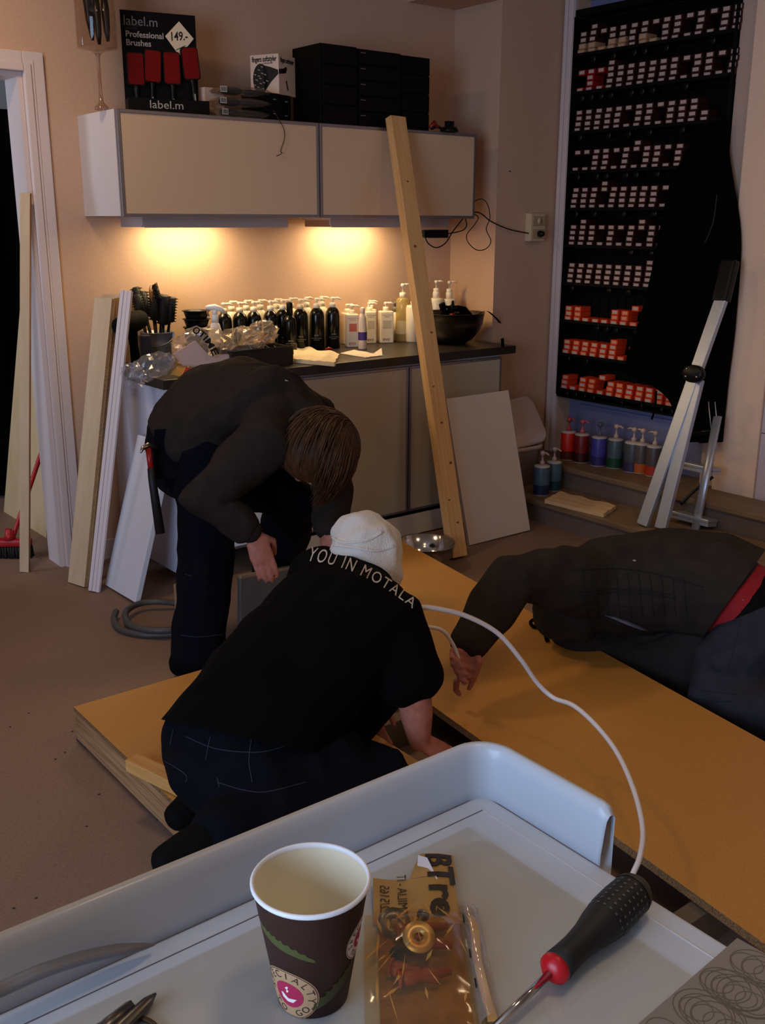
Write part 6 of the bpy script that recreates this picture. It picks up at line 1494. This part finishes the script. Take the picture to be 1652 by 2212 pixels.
h_ = from_cam(bs, 615, 822, .002)
if h_ is not None: pmk.tube([h_, from_cam(bs, 622, 824, .002) or h_+V((.01, 0, 0))], .002, 5); pmk.build('paint_mark', INK, sw)
b = MB()
limb(b, [pel.lerp(wst, .55), pel, pel-V((0, 0, .12))], [(.168, .125), (.175, .14), (.15, .125)], lt)
for (h_, k_, a_) in ((Rh, Rk, Ra), (Lh, Lk, La_)): limb(b, [h_, h_.lerp(k_, .4), h_.lerp(k_, .8), k_, k_.lerp(a_, .3), k_.lerp(a_, .7), a_-V((0, 0, .03))], [.118, .105, .095, .092, .092, .088, .084])
jn = fuse(b, 'jeans', DENIM, man, .011, 4, (8, .009, (1, 1, .8), 2.4)); bj = bvh_of(jn)
for pxs in ([(362, 1055), (385, 1120), (420, 1190)], [(400, 1240), (415, 1245)], [(390, 1372), (430, 1376), (480, 1370)]): stitch(bj, pxs, .0014, STI, jn)
# hip pocket hanging from the belt, with the hammer in it
bl = thing('x', None, None) if False else None
pk = MB().grid(10, 10, lambda u, v: P(333+u*75+4*math.sin(v*3), 925+v*112-6*u, 'x', 0)*0+D(333+u*78, 928+v*108-5*u, 3.36+.05*u+.012*math.sin(v*PI))).grid(10, 10, lambda u, v: D(333+u*78, 928+v*108-5*u, 3.40+.05*u))
pk.build('tool_pocket', mat('dark_denim', ()), man)
for pxs in ([(345, 965), (380, 975), (405, 980)],): stitch(BVHTree.FromPolygons([V(q) for q in pk.v], pk.f), pxs, .0012, STI, man)
for a_, dr_ in ((Ra, V((.9, -.35, 0))), (La_, V((.95, -.1, 0)))):
    f0 = V((a_.x, a_.y, .05)); dr_ = dr_.normalized()
    b = MB(); limb(b, [f0-dr_*.06+V((0, 0, .01)), f0, f0+dr_*.10+V((0, 0, -.008)), f0+dr_*.17+V((0, 0, -.014))], [(.042, .052), (.046, .055), (.046, .042), (.038, .032)], V((-dr_.y, dr_.x, 0))); limb(b, [f0+V((0, 0, .0)), V((a_.x, a_.y, .11))], [.046, .044])
    fuse(b, 'shoe', BLACKM, man, .008, 3, cut=[(V((0, 0, .001)), V((0, 0, -1)))])
# hair: full cap with hanging strands
HAIR = mat('brown_hair', (88, 56, 31), .5, noise_=(60, (52, 33, 18), .3, .7), stretch=(1, 1, .15), spec=.3)
b = MB(); f_ = face; u_ = (crown-f_*crown.dot(f_)).normalized(); s_ = f_.cross(u_)
ball(b, hd+u_*.012-f_*.010-RT*.020, (.110, .116, .128), Matrix((s_, f_, u_)).transposed()); limb(b, [hd-f_*.08+u_*.02, hd-f_*.06-u_*.075], [(.075, .05), (.06, .035)], s_)
hr = fuse(b, 'hair', HAIR, man, .008, 3); bhh = bvh_of(hr)
rg = random.Random(8); st = MB(); cr_ = hd+u_*.10-f_*.05
dn_ = V((0, 0, -1))
for k in range(1300):
    a_ = rg.uniform(0, 2*PI); d0 = (s_*math.cos(a_)+f_*math.sin(a_)).normalized()
    L = rg.uniform(.20, .34); p_ = cr_+u_*.02; pts = []; dirn = (d0+u_*rg.uniform(-.2, .5)).normalized(); start = 0 if k % 3 else rg.uniform(0, .5)
    lift = rg.uniform(.001, .012)
    for j in range(9):
        co, n_, i, dd_ = bhh.find_nearest(p_)
        out = (p_-co).dot(n_)
        if j < 6: p_ = co+n_*(lift+.002*j)
        pts.append(p_.copy())
        dirn = (dirn-n_*dirn.dot(n_)*.8+dn_*.34+V((rg.uniform(-.08, .08), rg.uniform(-.08, .08), 0))).normalized(); p_ = p_+dirn*(L/8)
    i0 = int(start*4); pts = pts[i0:]
    st.tube(pts, [.0038*(1-.8*(q/(len(pts)-1))**2)+.0003 for q in range(len(pts))], 4, flat=.45)
st.build('strands', HAIR, hr)
# hammer hanging on his hip
q = thing('claw_hammer', 'claw hammer with red neck hanging on the bending man', 'hammer', D(330, 1100, 3.42))
a0, a1, a2 = D(320, 968, 3.33), D(328, 1030, 3.33), D(346, 1152, 3.36)
MB().tube([a0, a0.lerp(a1, .7)], .010, 8).build('neck', mat('hammer_red', (150, 20, 18), .4), q); MB().tube([a0.lerp(a1, .7), a1, a2], [.011, .013, .016], 10).build('grip', mat('hammer_rubber', (14, 14, 14), .6), q)
MB().tube([D(304, 978, 3.30), D(308, 968, 3.31), D(318, 964, 3.33), D(335, 970, 3.36)], [.003, .007, .012, .013], 8).build('head', mat('hammer_steel', (150, 146, 140), .3, 1), q)

# ================================================================= man on the right leaning over the board
lt = (V((-.616, -.788, 0))).normalized()               # his left, towards the photographer
pel = D(1632, 1338, 3.30); wst = D(1545, 1268, 3.34); mid = D(1435, 1252, 3.40); che = D(1305, 1268, 3.42); nek = D(1232, 1308, 3.40); hd = D(1222, 1328, 3.42)
Ls, Rs = D(1212, 1252, 3.22), D(1300, 1232, 3.58); Le, Lw_ = D(1106, 1250, 3.10), D(1012, 1392, 3.00); Re, Rw_ = D(1300, 1330, 3.72), D(1320, 1375, 3.78)
Lh, Rh = pel+lt*.09, pel-lt*.09
Lk, La_ = P(1530, 1500, 'z', .09), P(1780, 1590, 'z', .075); Rk, Ra = P(1580, 1455, 'z', .09), P(1790, 1500, 'z', .075)
for q in (Lk, Rk): q.z = .095
for q in (La_, Ra): q.z = .08
b = MB()
limb(b, [pel, wst, mid, che], [(.155, .11), (.14, .105), (.15, .11), (.16, .10)], lt); limb(b, [che, nek, hd], [(.10, .08), .056, .055], lt)
for (s_, e_, w_) in ((Rs, Re, Rw_), (Ls, Le, Lw_)): limb(b, [che.lerp(s_, .6), s_, s_.lerp(e_, .5), e_, e_.lerp(w_, .45), w_], [.058, .052, .046, .041, .038, .028])
for (h_, k_, a_) in ((Rh, Rk, Ra), (Lh, Lk, La_)): limb(b, [h_, h_.lerp(k_, .5), k_, k_.lerp(a_, .45), a_], [.075, .062, .045, .045, .035])
face = V((-.35, .45, -.80)).normalized(); crown = V((-.7, .3, .6)); head(b, hd, face, crown, .85)
# fist closed round the cable: palm down the forearm, four curled fingers stacked, thumb along the side
w_ = Lw_; dn2 = (D(1000, 1452, 2.99)-w_).normalized(); tow = (-FW).normalized(); lf_ = -RT
limb(b, [w_, D(1012, 1420, 2.995), D(1006, 1452, 2.995)], [(.030, .024), (.034, .027), (.030, .024)], RT)
fing = [((1018, 1412), (975, 1404), (972, 1420), (990, 1428)), ((1020, 1428), (974, 1420), (972, 1434), (1000, 1441)), ((1018, 1444), (980, 1436), (980, 1450), (1008, 1457)), ((1012, 1462), (990, 1455), (990, 1466), (1006, 1474))]
for k, f4 in enumerate(fing):
    limb(b, [D(f4[0][0], f4[0][1], 2.975), D(f4[1][0], f4[1][1], 2.945), D(f4[2][0]+4, f4[2][1], 2.93), D(f4[3][0], f4[3][1], 2.925)], [.0105, .0105, .0100, .0088], seg=10)
limb(b, [D(1024, 1400, 2.98), D(1034, 1430, 2.965), D(1022, 1468, 2.975), D(1013, 1488, 2.985)], [.014, .013, .010, .008], seg=10)
limb(b, [D(986, 1470, 2.97), D(984, 1490, 2.99), D(992, 1500, 3.0)], [.011, .010, .008], seg=10)
man = fuse(b, 'person', SKIN, None, .0056, 2); tag(man, 'man in grey jacket leaning over the long board from the right', 'person')
JS = 1 if ((D(1648, 1195, 3)-CAM_LOC).cross(D(1560, 1318, 3)-CAM_LOC)).dot(RT) > 0 else -1
JK = mat('grey_jacket', (52, 46, 41), .93, noise_=(16, (42, 38, 35), .3, .7), bump=(300, .15), spec=.1)
b = MB()
limb(b, [D(1650, 1320, 3.30), wst, mid, che, che.lerp(nek, .7)], [(.205, .175), (.205, .172), (.205, .165), (.20, .155), (.13, .12)], lt)
limb(b, [D(1500, 1400, 3.42), D(1390, 1415, 3.50), D(1290, 1395, 3.56), D(1225, 1345, 3.5)], [(.13, .13), (.14, .13), (.13, .11), (.10, .07)], lt)
limb(b, [Ls.lerp(Rs, .05), Ls.lerp(Rs, .95)], [.092, .092])
for (s_, e_, w_) in ((Rs, Re, Rw_), (Ls, Le, Lw_)): limb(b, [che.lerp(s_, .4), s_, s_.lerp(e_, .5), e_, e_.lerp(w_, .5), e_.lerp(w_, .95)], [.12, .10, .084, .078, .070, .054])
jk = fuse(b, 'jacket', JK, man, .011, 4, (6, .011, (1, 1, 1), 9.4), cut=[(D(1648, 1195, 3.1), (D(1648, 1195, 3)-CAM_LOC).cross(D(1560, 1318, 3)-CAM_LOC)*JS)]); bk_ = bvh_of(jk)
b = MB(); limb(b, [nek.lerp(hd, -.3), nek.lerp(hd, .6), hd+crown.normalized()*.03], [(.12, .11), (.125, .12), (.10, .10)], lt); fuse(b, 'hood', mat('hood_dark', (34, 31, 28), .92), man, .010, 4, (8, .006, (1, 1, 1), 2))
b = MB(); limb(b, [Le.lerp(Lw_, .82), Le.lerp(Lw_, .96)], [.056, .052]); fuse(b, 'cuff', mat('cuff_dark', (40, 37, 32), .92), man, .008, 3)
b = MB(); limb(b, [D(1530, 1390, 3.36), D(1475, 1440, 3.36), D(1400, 1430, 3.46)], [.125, .12, .11]); fuse(b, 'jacket_front', mat('hood_dark', ()), man, .011, 4, (7, .008, (1, 1, 1), 4))
# check print on the jacket
LN = mat('check_print', (24, 22, 20), .9)
for pxs in ([(1240, 1232), (1300, 1228), (1360, 1230), (1440, 1245), (1520, 1268)], [(1250, 1278), (1320, 1272), (1400, 1276), (1460, 1286)], [(1255, 1284), (1320, 1279), (1400, 1283), (1460, 1293)], [(1240, 1312), (1310, 1308), (1390, 1310)]): stitch(bk_, pxs, .0022, LN, jk, 'check_line')
for x in range(1258, 1490, 24): stitch(bk_, [(x, 1232+(x-1258)*.06), (x+4, 1262), (x+6, 1300), (x+10, 1335)], .0018, LN, jk, 'check_line')
PT = mat('paint_smear', (96, 96, 112), .8)
h_ = [from_cam(bk_, *q, .002) for q in ((1306, 1328), (1330, 1334), (1352, 1342), (1378, 1352), (1402, 1360))]
h_ = [q for q in h_ if q is not None]
if len(h_) > 2: MB().tube(h_, [.004, .014, .020, .017, .008][:len(h_)], 6, flat=.25).build('paint_smear', PT, jk)
q_ = from_cam(bk_, 1370, 1212, .002)
if q_ is not None: ball(MB(), q_, (.006, .006, .003)).build('paint_spot', mat('paint_light', (150, 146, 140), .7), jk)
# drawstring
dsp = [D(1200, 1318, 3.36), P(1166, 1333, 'z', .165), P(1147, 1342, 'z', .14), P(1150, 1352, 'z', .131), P(1166, 1357, 'z', .129), P(1177, 1371, 'z', .129), P(1181, 1384, 'z', .129)]
MB().tube(catmull(dsp, 6), .0065, 8).build('drawstring', BLACKW, jk)
# jeans, belt, red underwear
b = MB()
limb(b, [pel.lerp(wst, .45), pel, pel-V((0, 0, .10))], [(.17, .13), (.18, .145), (.16, .14)], lt)
for (h_, k_, a_) in ((Rh, Rk, Ra), (Lh, Lk, La_)): limb(b, [h_, h_.lerp(k_, .4), h_.lerp(k_, .8), k_, k_.lerp(a_, .5), a_], [.13, .122, .112, .093, .09, .078])
jn = fuse(b, 'jeans', mat('worn_denim', (36, 38, 50), .85, noise_=(30, (26, 28, 40), .3, .7), bump=(500, .2)), man, .011, 4, (8, .008, (1, 1, 1), 6)); bj = bvh_of(jn)
for pxs in ([(1490, 1370), (1530, 1390), (1575, 1402)], [(1600, 1330), (1585, 1400), (1570, 1450)], [(1450, 1465), (1520, 1490), (1590, 1500)], [(1450, 1490), (1520, 1510), (1580, 1515)]): stitch(bj, pxs, .0014, STI, jn)
b = MB(); limb(b, [pel.lerp(wst, .25), pel.lerp(wst, .62)], [(.190, .158), (.186, .150)], lt); fuse(b, 'underwear', mat('red_underwear', (150, 12, 26), .8), man, .010, 3)
b = MB(); limb(b, [pel.lerp(wst, .80), pel.lerp(wst, 1.0)], [(.188, .152), (.184, .15)], lt); fuse(b, 'waistband', mat('dark_waistband', (40, 40, 46), .8), man, .010, 3)
b = MB(); limb(b, [pel.lerp(wst, .10), pel.lerp(wst, .26)], [(.196, .164), (.195, .163)], lt); fuse(b, 'belt', BLACKM, man, .010, 3)
for a_, k_ in ((La_, Lk), (Ra, Rk)):
    b = MB(); d_ = (a_-k_).normalized(); limb(b, [a_, a_+d_*.07+V((0, 0, -.01)), a_+d_*.15+V((0, 0, -.03))], [(.048, .052), (.045, .048), (.036, .034)]); fuse(b, 'shoe', BLACKM, man, .008, 3)
pb = from_cam(bj, 1604, 1306, .004)
if pb is not None: MB().box(pb, (.010, .006, .034), rz(-YAW), bev=.001).build('belt_tag', mat('leather_tag', (150, 120, 70), .6), jn)
